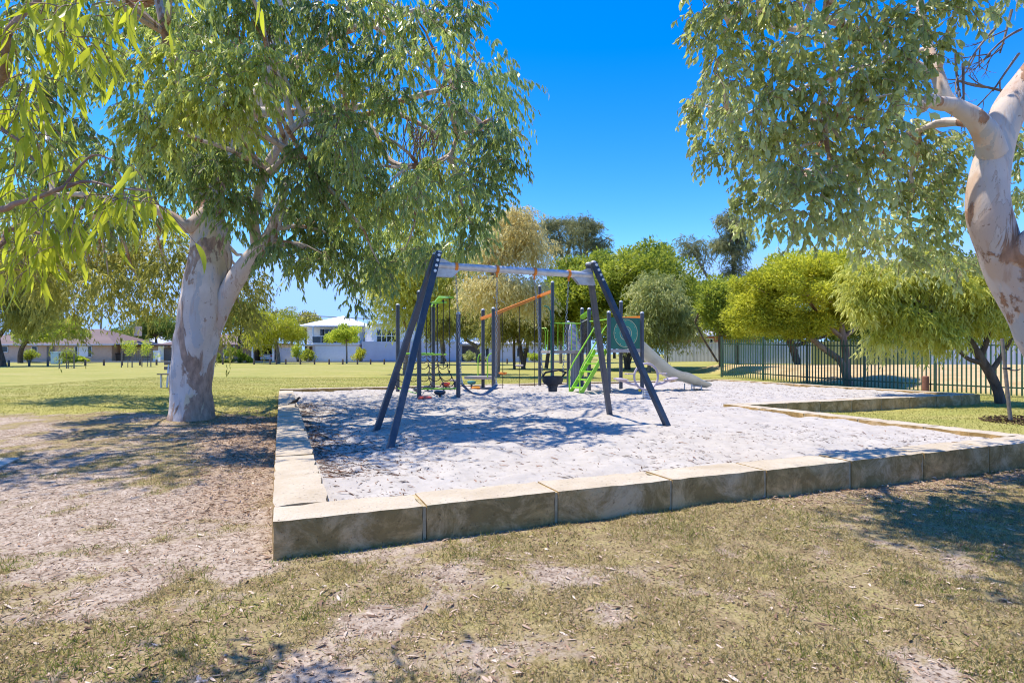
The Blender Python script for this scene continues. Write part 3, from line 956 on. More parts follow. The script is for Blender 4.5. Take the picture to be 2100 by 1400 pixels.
# fallen leaves: long narrow gum leaves lying on the soil, and fine broken debris between them
def debris(name, label, n0, ppow, prob, lo, hi, w0, w1, tpl, lift, mat, tone_off=0.0):
    x, y = scatter(n0, -8, 8, 1.7, 11, ppow)
    mm = mulch_mask(x, y)
    kp = (np.abs(x) < .98 * y + .4) & (pit_inset(x, y) < -.01) & (rng.random(len(x)) < prob * (.45 + 1.1 * NB.fbm(x + 3, y, 1.7, 3)) + .4 * mm) & (lawn_mask(x, y) < .8)
    x, y = x[kp], y[kp]; n = len(x)
    th = rng.normal(.1, 1.2, n)
    D = np.stack([np.cos(th), np.sin(th), rng.normal(0, .08, n)], -1)
    N = unit(np.stack([rng.normal(0, .25, n), rng.normal(0, .25, n), np.ones(n)], -1))
    L = rng.uniform(lo, hi, n)
    o = leaf_mesh(name, np.stack([x, y, ground_z(x, y) + rng.uniform(.002, lift, n)], -1), D, N, L, L * rng.uniform(w0, w1, n), np.clip(rng.beta(1.6, 1.6, n) + tone_off, 0, 1), tpl, MAT[mat])
    tag(o, label, 'leaf litter', kind='stuff')
debris('fallen_leaves', 'dry fallen gum leaves scattered on the sandy soil', 22000, 1.6, .6, .026, .075, .14, .26, T_SICKLE, .012, 'litter', .02)
debris('fine_litter', 'fine brown leaf and bark debris thinly covering the bare soil', 300000, 1.5, .7, .006, .03, .16, .4, T_DIAMOND, .006, 'litter', -.14)
# chips of bark and leaf packed as mulch beside the walls
x, y = scatter(150000, -7, 9, 2.5, 13, 1.3)
kp = (pit_inset(x, y) < -.005) & (rng.random(len(x)) < np.clip(mulch_mask(x, y) * 1.1 - .2, 0, 1)) & (np.abs(x) < .98 * y + .4)
x, y = x[kp], y[kp]; n = len(x); th = rng.uniform(0, 2 * PI, n)
D = np.stack([np.cos(th), np.sin(th), rng.normal(0, .22, n)], -1)
N = unit(np.stack([rng.normal(0, .45, n), rng.normal(0, .45, n), np.ones(n)], -1))
L = rng.uniform(.02, .065, n)
o = leaf_mesh('bark_mulch', np.stack([x, y, ground_z(x, y) + rng.uniform(.002, .022, n)], -1), D, N, L, L * rng.uniform(.12, .3, n), np.clip(rng.beta(2, 2, n), 0, 1), T_OVAL, MAT['litter'])
tag(o, 'brown leaf and bark mulch heaped along the outside of the walls', 'mulch', kind='stuff')
# twigs and leaves blown over the sand
u = rng.random(46000) * (PIT_UF - .8) + .4; v = .4 + (PIT_V - .8) * rng.random(46000) ** 1.25
side = rng.random(46000) < .15
u = np.where(side, .4 + rng.exponential(.4, 46000), u)
v = np.where(side, 1.3 + rng.random(46000) * 8.5, v)
kp = ((u < PIT_U - .4) | (v > PIT_VN + .4)) & ((rng.random(46000) < .5 + 1.3 * (NA.fbm(u, v, .7, 3) - .5)) | side)
u, v = u[kp], v[kp]; n = len(u)
x, y = A0.x + u * UU.x + v * VV.x, A0.y + u * UU.y + v * VV.y
th = rng.normal(0, .9, n)
D = np.stack([np.cos(th), np.sin(th), rng.normal(0, .1, n)], -1)
N = unit(np.stack([rng.normal(0, .3, n), rng.normal(0, .3, n), np.ones(n)], -1))
L = np.where(rng.random(n) < .2, rng.uniform(.06, .14, n), rng.uniform(.015, .05, n))
o = leaf_mesh('twig_litter', np.stack([x, y, sand_z(x, y) + .006], -1), D, N, L, np.minimum(L * rng.uniform(.08, .22, n), .013), rng.random(n), T_SICKLE, MAT['sandlitter'])
tag(o, 'small brown twigs and leaves scattered over the white sand', 'leaf litter', kind='stuff')
# ------------------------------------------------------------------ swing frame
SZ = SAND_Z - .06                                   # feet go a little into the sand
LA, RA = Vector((-1.06, 7.95, 2.72)), Vector((1.26, 8.95, 2.74))
feet = {'lf': G(795, 912, .2), 'lb': G(767, 875, .2), 'rb': G(1253, 850, .2), 'rf': G(1378, 873, .2)}
bdir = (RA - LA); bdir.z = 0; bdir.normalize()
bnor = Vector((-bdir.y, bdir.x, 0))
t = thing('swing_frame', 'dark blue A-frame swing set with a grey top beam standing on the white sand', 'swing set', (.1, 8.45, SAND_Z))
BZ = 2.55
for side, apex, names in ((-1, LA, ('lf', 'lb')), (1, RA, ('rf', 'rb'))):
    for k, nm in enumerate(names):
        f = feet[nm].copy(); f.z = SZ - .1
        o = -bnor if k == 0 else bnor
        top = apex + o * .075
        lg = MB(); lg.bar(f, top, .086, .086, up=bdir)
        lo = lg.build('leg', MAT['navy' if k == 0 else 'slate'], t, bevel=.012)
        dr = (f - top).normalized()
        for j in range(4 if k == 0 else 0):
            c = top + dr * (.05 + .085 * j)
            bo = MB(); bo.tube([c + o * .03, c + o * .062], .021, 10); bo.build('bolt', MAT['bolt'], lo, smooth=True)
        cp = MB(); cp.ellipsoid(top, (.05, .05, .03)); cp.build('cap', MAT['galv'], lo, smooth=True)
    e = apex - bdir * side * .02; e.z = BZ
    g = MB()
    inn = -bdir * side
    for s in (-1, 1):
        b0 = e + bnor * .03 * s
        g.prism([b0 + Vector((0, 0, .1)) + inn * 0, b0 + inn * .05 + Vector((0, 0, .1)), b0 + inn * .34 + Vector((0, 0, -.02)), b0 + inn * .20 + Vector((0, 0, -.16)), b0 - inn * .09 + Vector((0, 0, -.16))], bnor * .008)
    g.build('gusset_plate', MAT['galv'], t)
bm_ = MB(); bm_.tube([Vector((LA.x, LA.y, BZ)), Vector((RA.x, RA.y, BZ))], .052, 18)
bm_.build('top_beam', MAT['galv'], t, smooth=True)
def beam_at(px):
    r = (px - 1050) / FPX
    # point of the beam seen at this column
    s = (r * LA.y - LA.x) / ((RA.x - LA.x) - r * (RA.y - LA.y))
    p = LA.lerp(RA, s); p.z = BZ
    return p
hang = [beam_at(p) for p in (935, 1019, 1096, 1166)]
for h in hang:
    hb = MB()
    hb.tube([h - bdir * .022, h + bdir * .022], .064, 16)
    hb.bar(h + Vector((0, 0, -.05)), h + Vector((0, 0, -.12)), .03, .02, up=bnor)
    hb.build('swing_hanger', MAT['orange'], t, bevel=.004)

def chain(mb, p, q, link=.042):
    p, q = Vector(p), Vector(q); L = (q - p).length; n = int(L / link)
    d = (q - p).normalized(); a = d.cross(Vector((0.3, 1, 0))).normalized(); b = d.cross(a)
    for i in range(n):
        c = p + d * (L * (i + .5) / n); s = a if i % 2 else b
        h = link * .62; w = .0125
        pts = [c - d * h * .6 + s * w, c + d * h * .6 + s * w, c + d * h, c + d * h * .6 - s * w, c - d * h * .6 - s * w, c - d * h, c - d * h * .6 + s * w]
        mb.tube(pts, .0042, 4, cap=False)

tb = thing('belt_swing', 'blue-grey belt swing seat sagging between two chains on the swing frame', 'swing', (hang[0] + hang[1]) / 2 - Vector((0, 0, 1.8)), 'swings on the frame')
s0 = V(946, 786, hang[0].y + .08); s1 = V(1017, 790, hang[1].y + .02)
for h, s in ((hang[0], s0), (hang[1], s1)):
    m = MB(); chain(m, h + Vector((0, 0, -.12)), s); m.build('chain', MAT['chain'], tb, smooth=True)
pts = arc(s0, s1, .16, 14)
m = MB()
wv = bnor * .075
for sgn in (1,):
    vs, fs = [], []
    for p in pts:
        for dz in (0, .012):
            for ww in (-1, 1): vs.append(p + wv * ww + Vector((0, 0, dz)))
    for i in range(len(pts) - 1):
        a_, b_ = 4 * i, 4 * i + 4
        fs += [(a_, a_ + 1, b_ + 1, b_), (a_ + 2, b_ + 2, b_ + 3, a_ + 3), (a_, b_, b_ + 2, a_ + 2), (a_ + 1, a_ + 3, b_ + 3, b_ + 1)]
    fs += [(0, 2, 3, 1), (len(vs) - 4, len(vs) - 3, len(vs) - 1, len(vs) - 2)]
    m.add(vs, fs)
m.build('belt_seat', MAT['belt'], tb, smooth=True)
for s in (s0, s1):
    m = MB(); m.prism([s - wv * .9 + Vector((0, 0, -.005)), s + wv * .9 + Vector((0, 0, -.005)), s + Vector((0, 0, .09))], bdir * .006); m.build('triangle_link', MAT['bolt'], tb)

tk = thing('bucket_swing', 'black bucket toddler swing hanging on two chains from the swing frame', 'swing', (hang[2] + hang[3]) / 2 - Vector((0, 0, 1.8)), 'swings on the frame')
d_ = 8.62
q0, q1 = V(1113, 771, d_ - .03), V(1154, 771, d_ + .05)
for h, s in ((hang[2], q0), (hang[3], q1)):
    m = MB(); chain(m, h + Vector((0, 0, -.12)), s); m.build('chain', MAT['chain'], tk, smooth=True)
cc = (q0 + q1) / 2
def bk(z, ru, rv): return [cc + bdir * (ru * math.cos(2 * PI * k / 20)) + bnor * (rv * math.sin(2 * PI * k / 20)) + Vector((0, 0, z)) for k in range(20)]
m = MB()
rings = [bk(0, .16, .15), bk(-.06, .165, .155), bk(-.12, .14, .13), bk(-.135, .09, .085), bk(-.17, .07, .075), bk(-.235, .068, .072), bk(-.24, .05, .05), bk(-.13, .06, .06), bk(-.11, .125, .115), bk(-.01, .14, .13)]
vs = [p for r_ in rings for p in r_]; fs = []
for i in range(len(rings)):
    j = (i + 1) % len(rings)
    for k in range(20):
        fs.append((i * 20 + k, i * 20 + (k + 1) % 20, j * 20 + (k + 1) % 20, j * 20 + k))
m.add(vs, fs); m.build('bucket_seat', MAT['rubber'], tk, smooth=True)
m = MB()
m.tube([q0 + Vector((0, 0, .0)), q0 + bdir * .0 - bnor * .1 + Vector((0, 0, .06)), cc - bnor * .19 + Vector((0, 0, .1)), q1 - bnor * .1 + Vector((0, 0, .06)), q1], .016, 8)
m.build('hoop_handle', MAT['rubber'], tk, smooth=True)
m = MB(); m.tube(arc(q0 - Vector((0, 0, .05)), q1 - bdir * .14 + Vector((0, 0, -.2)), .03, 8), .011, 6); m.build('strap', MAT['rubber'], tk, smooth=True)

# ------------------------------------------------------------------ play tower with slide
Q = dict(p6=Vector((2.71, 15.7, 0)), p8=Vector((3.74, 16.12, 0)), p7=Vector((3.32, 17.1, 0)), p5=Vector((2.30, 16.72, 0)),
         p2=Vector((1.32, 18.3, 0)), p4=Vector((2.34, 18.72, 0)), p3=Vector((1.97, 19.62, 0)), p1=Vector((.95, 19.2, 0)),
         pa=Vector((-.93, 18.0, 0)), pb=Vector((-.58, 17.45, 0)))
TOPS = dict(p6=2.45, p8=2.46, p7=2.87, p5=2.62, p2=3.62, p4=2.79, p3=2.4, p1=3.6, pa=2.70, pb=2.70)
tw = thing('play_tower', 'climbing tower with slide, green ladder and orange overhead track at the back of the sandpit', 'play tower', (2.3, 17.4, SAND_Z))
def post(k, par, name='post'):
    p = Q[k] if isinstance(k, str) else k[0]
    top = TOPS[k] if isinstance(k, str) else k[1]
    m = MB(); m.tube([(p.x, p.y, -.1), (p.x, p.y, top)], .056, 14)
    o = m.build(name, MAT['slate'], par, smooth=True)
    c = MB(); c.ellipsoid((p.x, p.y, top), (.058, .058, .05)); c.build('post_cap', MAT['galv'], o, smooth=True)
    return o
for k in Q: post(k, tw)
def at(k, z): return Vector((Q[k].x, Q[k].y, z))
def deck(ks, z, name='deck'):
    m = MB(); m.prism([at(k, z - .09) for k in ks], (0, 0, .1)); return m.build(name, MAT['deck'], tw, bevel=.012)
deck(('p6', 'p8', 'p7', 'p5'), 1.42); deck(('p2', 'p4', 'p3', 'p1'), 1.40)
# low starting platform under the track
m = MB(); pm = (at('pa', .55) + at('pb', .55)) / 2
m.prism([pm + Vector((-.75, -.1, -.05)), at('pb', .5) + Vector((.05, -.05, 0)), at('pa', .5) + Vector((.25, .12, 0)), pm + Vector((-.55, .35, -.05))], (0, 0, .09)); m.build('low_platform', MAT['deck'], tw, bevel=.01)
for k, dx in (('pa', -.12), ('pb', -.14)):
    m = MB(); b0 = at(k, .56) + Vector((dx - .04, 0, 0)); b1 = at(k, 1.15)
    m.tube([b0, b0 + Vector((0, 0, .6)), b0 + Vector((.03, 0, .7)), b0 + Vector((.1, 0, .74)), b1 + Vector((0, 0, .15))], .018, 8); m.build('grab_rail', MAT['lime'], tw, smooth=True)
# overhead track: one flat orange beam stepping up from the low posts to the tall ones
m = MB()
tr = [at('pa', 2.42) + Vector((-.06, 0, 0)), at('pb', 2.52), at('p1', 3.27), at('p2', 3.34)]
for a_, b_ in zip(tr, tr[1:]): m.bar(a_, b_, .06, .10)
m.build('overhead_track', MAT['orange'], tw, bevel=.01)
def track_at(px):
    for a_, b_ in zip(tr[1:], tr[2:]):
        ax, bx = a_.x / a_.y, b_.x / b_.y; r = (px - 1050) / FPX
        if ax <= r <= bx:
            s = (r * a_.y - a_.x) / ((b_.x - a_.x) - r * (b_.y - a_.y)); return a_.lerp(b_, s)
for px, dz, mt in ((1031, 765, 'orange'), (1065, 749, 'deck'), (1096, None, None)):
    p = track_at(px)
    m = MB(); m.tube([p - Vector((0, 0, .06)), Vector((p.x, p.y, .15))], .011, 6); ro = m.build('rope', MAT['rope'], tw)
    if dz:
        c = Vector((p.x, p.y, ZD(dz, p.y)))
        m = MB(); m.lathe([(.02, -.05), (.11, -.035), (.135, -.005), (.135, .015), (.11, .03), (.02, .035)], c, 18); m.build('disc_step', MAT[mt], ro, smooth=True)
# big engraved panel on the near side of the slide deck
a_, b_ = at('p6', 1.44), at('p8', 1.44)
dd = (b_ - a_).normalized(); nn = Vector((dd.y, -dd.x, 0))
a2, b2 = a_ + dd * .07, b_ - dd * .07
m = MB(); m.prism([a2, b2, b2 + Vector((0, 0, .88)), a2 + Vector((0, 0, .88))], nn * -.02)
pan = m.build('play_panel', MAT['green_panel'], tw)
c = (a2 + b2) / 2 + Vector((0, 0, .44)) + nn * .003
zz = Vector((0, 0, 1))
m = MB(); m.disc_ring(c, dd, zz, 0, .40); m.build('panel_dial', MAT['teal_panel'], pan)
c += nn * .003
m = MB(); m.disc_ring(c, dd, zz, .385, .40); m.disc_ring(c, dd, zz, .185, .20)
for k in range(12):
    th = 2 * PI * k / 12; e = dd * math.cos(th) + zz * math.sin(th)
    m.disc_ring(c + e * .35 + nn * .001, dd, zz, 0, .012, 8)
m.build('engraved_ring', MAT['cream'], pan)
m = MB(); m.disc_ring(c, dd, zz, .05, .17); m.build('dial_centre', MAT['teal'], pan)
m = MB()
for k in range(3): m.disc_ring(c + nn * .003, dd, zz, .06 + .035 * k, .068 + .035 * k)
m.build('spiral_line', MAT['cream'], pan)
# bars between posts
def rail(p, q, mat, r=.02, name='guard_rail'):
    m = MB(); m.tube([p, q], r, 8); return m.build(name, MAT[mat], tw, smooth=True)
m = MB(); m.bar(at('p7', 2.36), at('p8', 2.34), .05, .1); m.build('top_bar', MAT['orange'], tw)
rail(at('p5', 2.26), at('p6', 2.26), 'lime')
m = MB()
g0, g1 = at('p2', 0), at('p4', 0)
for zt in (2.3,):
    m.tube([g0 + zz * zt, g1 + zz * zt], .02, 8)
for s in (.18, .36, .64, .82):
    p = g0.lerp(g1, s); m.tube([p + zz * 1.4, p + zz * 2.3], .014, 6)
m.build('guard_rail', MAT['lime'], tw, smooth=True)
m = MB()
g0, g1 = at('p1', 0), at('p2', 0)
for s in (.25, .42):
    p = g0.lerp(g1, s) + Vector((.09, 0, 0)); m.tube([p + zz * 1.4, p + zz * 2.05, p + zz * 2.15 + Vector((-.05, -.05, 0)), p + zz * 2.17 + Vector((-.12, 0, 0))], .017, 8)
m.build('guard_rail', MAT['lime'], tw, smooth=True)
# arched net bridge between the two decks: ribbed lime top, black mesh below
p, q = at('p4', 2.52), at('p5', 2.52)
m = MB()
for k in range(14):
    c_ = p.lerp(q, (k + .5) / 14)
    m.tube([c_ - (q - p).normalized() * .055, c_ + (q - p).normalized() * .055], .085 if k % 2 else .072, 10)
m.build('roller_bar', MAT['lime'], tw, smooth=True)
rail(p - zz * .17, q - zz * .17, 'galv', .022, 'support_bar')
m = MB()
for k in range(12):
    s = p.lerp(q, (k + .5) / 12)
    m.tube([s - zz * .17, s - zz * 1.2], .008, 4)
for k in range(7):
    z = 2.3 - k * .16
    m.tube(arc((p.x, p.y, z), (q.x, q.y, z), .04, 6), .008, 4)
m.build('rope_net', MAT['rope'], tw)
# moulded climbing wall on the left deck, ribbed sheet beneath it
m = MB()
f0, f1 = at('p4', 0).lerp(at('p3', 0), .1), at('p4', 0).lerp(at('p3', 0), .95)
fx = (f1 - f0).normalized(); fn = Vector((-fx.y, fx.x, 0))
rg = random.Random(4); nW, nH = 12, 16; grid = []
for j in range(nH + 1):
    for i in range(nW + 1):
        w = i / nW; z = 1.42 + .95 * j / nH
        prof = min(1, 1.35 - abs(w - .35) * 1.9)
        zc = min(z, 1.42 + .95 * max(.25, prof))
        grid.append(at('p2', 0).lerp(at('p4', 0), .6 + .42 * w) + zz * zc + Vector((.0, .5 + .07 * math.sin(w * 9 + j * .9) * math.cos(j * 1.1) + .03 * rg.random(), 0)))
fs = [(j * (nW + 1) + i, j * (nW + 1) + i + 1, (j + 1) * (nW + 1) + i + 1, (j + 1) * (nW + 1) + i) for j in range(nH) for i in range(nW)]
b0 = len(grid); grid += [g_ + Vector((0, .12, 0)) for g_ in grid]
fs += [tuple(b0 + i for i in f[::-1]) for f in fs]
bd = [i for i in range(nW + 1)] + [(j * (nW + 1) + nW) for j in range(1, nH + 1)] + [nH * (nW + 1) + i for i in range(nW - 1, -1, -1)] + [j * (nW + 1) for j in range(nH - 1, 0, -1)]
fs += [(bd[i], b0 + bd[i], b0 + bd[(i + 1) % len(bd)], bd[(i + 1) % len(bd)]) for i in range(len(bd))]
m.add(grid, fs); m.build('moulded_wall', MAT['rock'], tw, smooth=True)
m = MB(); e0, e1 = at('p2', .12).lerp(at('p4', .12), .62), at('p4', .12)
m.prism([e0 + Vector((0, .1, 0)), e1 + Vector((-.05, .1, 0)), e1 + Vector((-.05, .1, 1.2)), e0 + Vector((0, .1, 1.2))], (0, .03, 0)); m.build('lower_panel', MAT['ribbed'], tw)
# curved green sliding pole
m = MB(); p = at('p2', 0) + Vector((-.05, -.1, 0))
m.tube([p + Vector((-.22, .1, 2.86)), p + Vector((-.1, .05, 2.82)), p + Vector((-.02, 0, 2.68)), p + Vector((0, 0, 2.4)), p + Vector((0, 0, .1))], .022, 8); m.build('sliding_pole', MAT['green_panel'], tw, smooth=True)
# lime stair ladder on the left of the slide deck
side = Vector(UU) * -1
s_in = [at('p6', 1.4).lerp(at('p5', 1.4), s) for s in (.12, .68)]
foot = [p + side * .82 - zz * 1.22 for p in s_in]
for p, f in zip(s_in, foot):
    m = MB(); m.bar(f, p, .035, .11); m.build('stringer', MAT['lime'], tw, bevel=.005)
for k in range(5):
    s = (k + .7) / 5.4
    m = MB(); a_, b_ = foot[0].lerp(s_in[0], s), foot[1].lerp(s_in[1], s)
    m.box((a_ + b_) / 2, ((b_ - a_).length, .16, .03), rz=math.atan2((b_ - a_).y, (b_ - a_).x)); m.build('tread', MAT['lime'], tw)
for p, f in zip(s_in, foot):
    m = MB()
    m.tube([f + zz * .02 + side * .03, f + zz * .62 + side * .03, f.lerp(p, .12) + zz * .72, p + zz * .62 + side * .05, p + zz * .72 - side * .04, p + zz * .72 - side * .12], .02, 8); m.build('handrail', MAT['lime'], tw, smooth=True)
# slide: chute with raised sides leaving the right side of the deck
sl0 = (at('p8', 0) + at('p7', 0)) / 2; sx = Vector((.945, .325, 0)).normalized(); sy = Vector((-sx.y, sx.x, 0))
prof = [(-.02, 1.43), (.15, 1.42), (.4, 1.25), (.75, .98), (1.05, .76), (1.3, .62), (1.6, .53), (1.8, .50), (2.05, .42), (2.3, .33), (2.55, .28), (2.62, .27)]
side_h = [.3, .29, .27, .26, .25, .23, .22, .22, .2, .17, .13, .1]
sp, _ = spline([(s, z, h, 0) for (s, z), h in zip(prof, side_h)], 4)
m = MB(); vs = []; K = 9
sect = [(-.33, 1.02), (-.27, 1.05), (-.245, .95), (-.215, .14), (-.1, 0), (.1, 0), (.215, .14), (.245, .95), (.27, 1.05), (.33, 1.02)]
low = [(.33, .75), (.26, .3), (.12, -.22), (-.12, -.22), (-.26, .3), (-.33, .75)]
ring = sect + low
for q_ in sp:
    for w, hh in ring:
        vs.append(sl0 + sx * q_.x + sy * w + zz * (q_.y + hh * q_.z - (0 if hh > 0 else 0)))
n_ = len(ring); fs = []
for i in range(len(sp) - 1):
    for k in range(n_):
        fs.append((i * n_ + k, i * n_ + (k + 1) % n_, (i + 1) * n_ + (k + 1) % n_, (i + 1) * n_ + k))
fs += [tuple(range(n_))[::-1], tuple(range((len(sp) - 1) * n_, len(sp) * n_))]
m.add(vs, fs); slide = m.build('slide', MAT['slide'], tw, smooth=True)
for s in (2.0, 2.35):
    for w in (-.18, .18):
        b0 = sl0 + sx * s + sy * w
        m = MB(); m.tube([b0 + zz * .05, b0 + zz * .38], .02, 8); m.build('slide_leg', MAT['galv'], slide, smooth=True)
m = MB(); m.tube([sl0 + sx * 1.98 - sy * .18 + zz * .33, sl0 + sx * 2.37 - sy * .18 + zz * .29], .02, 6); m.build('brace', MAT['galv'], slide)

# ------------------------------------------------------------------ net climber on the left
N4 = dict(a=(Vector((-3.3, 16.2, 0)), 2.7), b=(Vector((-2.31, 13.95, 0)), 2.83), c=(Vector((-2.43, 17.3, 0)), 2.85), d=(Vector((-1.36, 14.2, 0)), 2.31))
nc = thing('net_climber', 'climbing frame of four dark posts with green bars, hanging ropes and a black scramble net', 'climbing frame', (-2.3, 15.4, SAND_Z))
for k in N4: post(N4[k], nc)
def na(k, z): return Vector((N4[k][0].x, N4[k][0].y, z))
def gbar(pts, r=.025, name='green_bar', w=None):
    m = MB()
    if w:
        for a_, b_ in zip(pts, pts[1:]): m.bar(a_, b_, w, .05)
    else: m.tube(pts, r, 8)
    return m.build(name, MAT['lime'], nc, smooth=not w)
gbar([na('c', 2.76), na('c', 2.82).lerp(na('d', 2.82), .35) + zz * .12, na('c', 2.8).lerp(na('d', 2.8), .75)], w=.14)
gbar([na('b', 2.6), na('b', 2.68).lerp(na('c', 2.7), .45), na('c', 2.76) + Vector((.45, -.8, .05))], w=.14)
gbar([na('b', 1.3), na('c', 1.3)]); gbar([na('a', 1.3), na('c', 1.3)]); gbar([na('b', 1.28), na('c', 1.28) + Vector((.5, -.9, 0))])
gbar([na('b', .42), na('d', .42)], .02); gbar([na('a', .3), na('b', .3)], .014)
ups = [na('b', 2.6).lerp(na('c', 2.76), s) + Vector((.08 + .1 * s, 0, 0)) for s in (.2, .42, .64, .86)] + [na('c', 2.8).lerp(na('d', 2.8), s) for s in (.2, .45, .7)]
for k, p in enumerate(ups):
    m = MB(); m.tube([p, (p.x, p.y, 1.25 if k < 4 else .9)], .012, 6); m.build('rope', MAT['rope'], nc)
    m = MB(); m.lathe([(.01, -.05), (.03, -.03), (.03, .02), (.01, .03)], p, 8); m.build('rope_clamp', MAT['rubber'], nc)
m = MB()
def netp(s, t_):   # s across (left to right), t down
    top = Vector((-3.1, 15.9, 1.3)).lerp(Vector((-1.95, 15.9, 1.3)), s)
    bot = Vector((-3.05, 14.5, .34)).lerp(Vector((-1.45, 14.5, .38)), s)
    p = top.lerp(bot, t_); return p
for i in range(6):
    s = i / 5
    m.tube([netp(s, k / 6) + Vector((.03 * math.sin(k * 2 + i), 0, .02 * math.cos(3 * k + i))) for k in range(7)], .013, 6)
for k in range(6):
    t_ = (k + .5) / 6
    for i in range(5): m.tube(arc(netp(i / 5, t_ - .06), netp((i + 1) / 5, t_ - .06), .09, 5), .012, 6)
for i in range(6):
    for k in range(1, 6):
        m.ellipsoid(netp(i / 5, (k + .5) / 6 - .06), (.022, .022, .03), 6, 4)
m.build('scramble_net', MAT['rope'], nc, smooth=True)

# ------------------------------------------------------------------ stepping pods
def pod(label, px, py_top, py_base, mat, r, flat=False):
    g = G(px, py_base, SAND_Z)
    h = max(.05, ZD(py_top, g.y) - SAND_Z)
    t = thing('stepping_pod', label, 'stepping pod', (g.x, g.y, SAND_Z), 'stepping pods by the net climber')
    if not flat:
        m = MB(); m.tube([(g.x, g.y, SAND_Z - .1), (g.x, g.y, SAND_Z + h - .03)], .032, 10); m.build('stem', MAT['slate'], t, smooth=True)
    m = MB(); m.lathe([(r * .25, -.075), (r * .7, -.06), (r * .95, -.02), (r, .0), (r * .95, .025), (r * .75, .04), (r * .1, .046)], (g.x, g.y, SAND_Z + h - .01), 22); m.build('step_top', MAT[mat], t, smooth=True)
pod('large dark blue round stepping pod, nearest of the pods, on a short stem', 902, 803, 816, 'blueblack', .148)
pod('dark teal stepping pod left of the bright red pod', 877, 793, 801, 'blueblack', .135)
pod('grey stepping pod, the leftmost pod, low on the sand', 856, 797, 805, 'slate', .12)
pod('bright red stepping pod raised on a dark stem', 914, 786, 798, 'red', .145)
pod('teal blue stepping pod beside the hanging belt swing', 967, 783, 797, 'teal', .14)
pod('flat red pod half buried in the sand', 871, 817, 819, 'red', .17, True)
pod('small flat orange pod on the sand behind the belt swing', 976, 796, 798, 'orange', .14, True)
t = thing('step_platform', 'small pale square step platform on a post beside the red pod', 'step', (G(931, 797, .2).x, G(931, 797, .2).y, SAND_Z))
g = G(931, 797, .2)
m = MB(); m.box((g.x, g.y, .47), (.24, .3, .05)); m.build('step_top', MAT['deck'], t, bevel=.008)
m = MB(); m.box((g.x + .04, g.y, .28), (.06, .06, .4)); m.build('stem', MAT['slate'], t)

# ------------------------------------------------------------------ spring rocker
g = G(1325, 818, SAND_Z)
t = thing('spring_rocker', 'lilac-grey two-seat spring rocker with a big ring between its seats', 'spring rocker', (g.x, g.y, SAND_Z))
rx = Vector((.97, .24, 0)).normalized(); rc = Vector((g.x, g.y, ZD(772, g.y)))
m = MB(); rr = .315
m.tube([rc + rx * rr * math.cos(2 * PI * k / 36) + zz * rr * math.sin(2 * PI * k / 36) for k in range(37)], .028, 8, cap=False); m.build('ring_frame', MAT['lilac'], t, smooth=True)
for s in (-1, 1):
    m = MB(); m.tube([rc + rx * s * .24 - zz * .2, rc + rx * s * .42 - zz * .17, rc + rx * s * .6 - zz * .1, rc + rx * s * .78 - zz * .06], .03, 8); m.build('arm', MAT['lilac'], t, smooth=True)
    m = MB(); m.ellipsoid(rc + rx * s * .66 - zz * .06, (.2, .13, .035), 14, 8, Matrix.Rotation(math.atan2(rx.y, rx.x), 3, 'Z') @ Matrix.Rotation(R(-6 * s), 3, 'Y')); m.build('seat', MAT['lilac'], t, smooth=True)
    m = MB(); hb = rc + rx * s * .40 + zz * .07
    m.tube([hb - rx * s * .12, hb + rx * s * .16], .016, 6); m.tube([hb + rx * s * .1 - Vector((0, .16, 0)), hb + rx * s * .1 + Vector((0, .16, 0))], .016, 6); m.build('handle', MAT['lilac'], t, smooth=True)
m = MB()
m.tube([Vector((g.x + .085 * math.cos(k * .7), g.y + .085 * math.sin(k * .7), SAND_Z - .02 + .0042 * k)) for k in range(60)], .016, 6)
m.build('spring', MAT['galv'], t, smooth=True)
for s in (-1, 0, 1):
    m = MB(); m.ellipsoid(rc - zz * .33 + rx * s * .17, (.035, .03, .03)); m.build('clamp', MAT['yellow'], t, smooth=True)

# ------------------------------------------------------------------ bird on the left wall
g = G(604, 833, WALL_TOP)
t = thing('magpie_lark', 'small black bird standing on the left limestone wall', 'bird', (g.x, g.y, WALL_TOP))
m = MB()
bp, br = spline([(g.x - .13, g.y, WALL_TOP + .045, .006), (g.x - .06, g.y, WALL_TOP + .07, .018), (g.x - .01, g.y, WALL_TOP + .095, .036), (g.x + .04, g.y, WALL_TOP + .12, .036), (g.x + .07, g.y, WALL_TOP + .15, .022), (g.x + .09, g.y, WALL_TOP + .17, .024), (g.x + .115, g.y, WALL_TOP + .165, .008), (g.x + .135, g.y, WALL_TOP + .158, .002)], 5)
m.tube(bp, br, 12); m.build('body', MAT['bird_black'], t, smooth=True)
m = MB()
for s in (-.015, .015): m.tube([(g.x + .01, g.y + s, WALL_TOP + .08), (g.x + .02, g.y + s, WALL_TOP)], .004, 6); m.tube([(g.x + .0, g.y + s, WALL_TOP + .004), (g.x + .045, g.y + s, WALL_TOP + .004)], .004, 5)
m.build('leg', MAT['bird_black'], t)

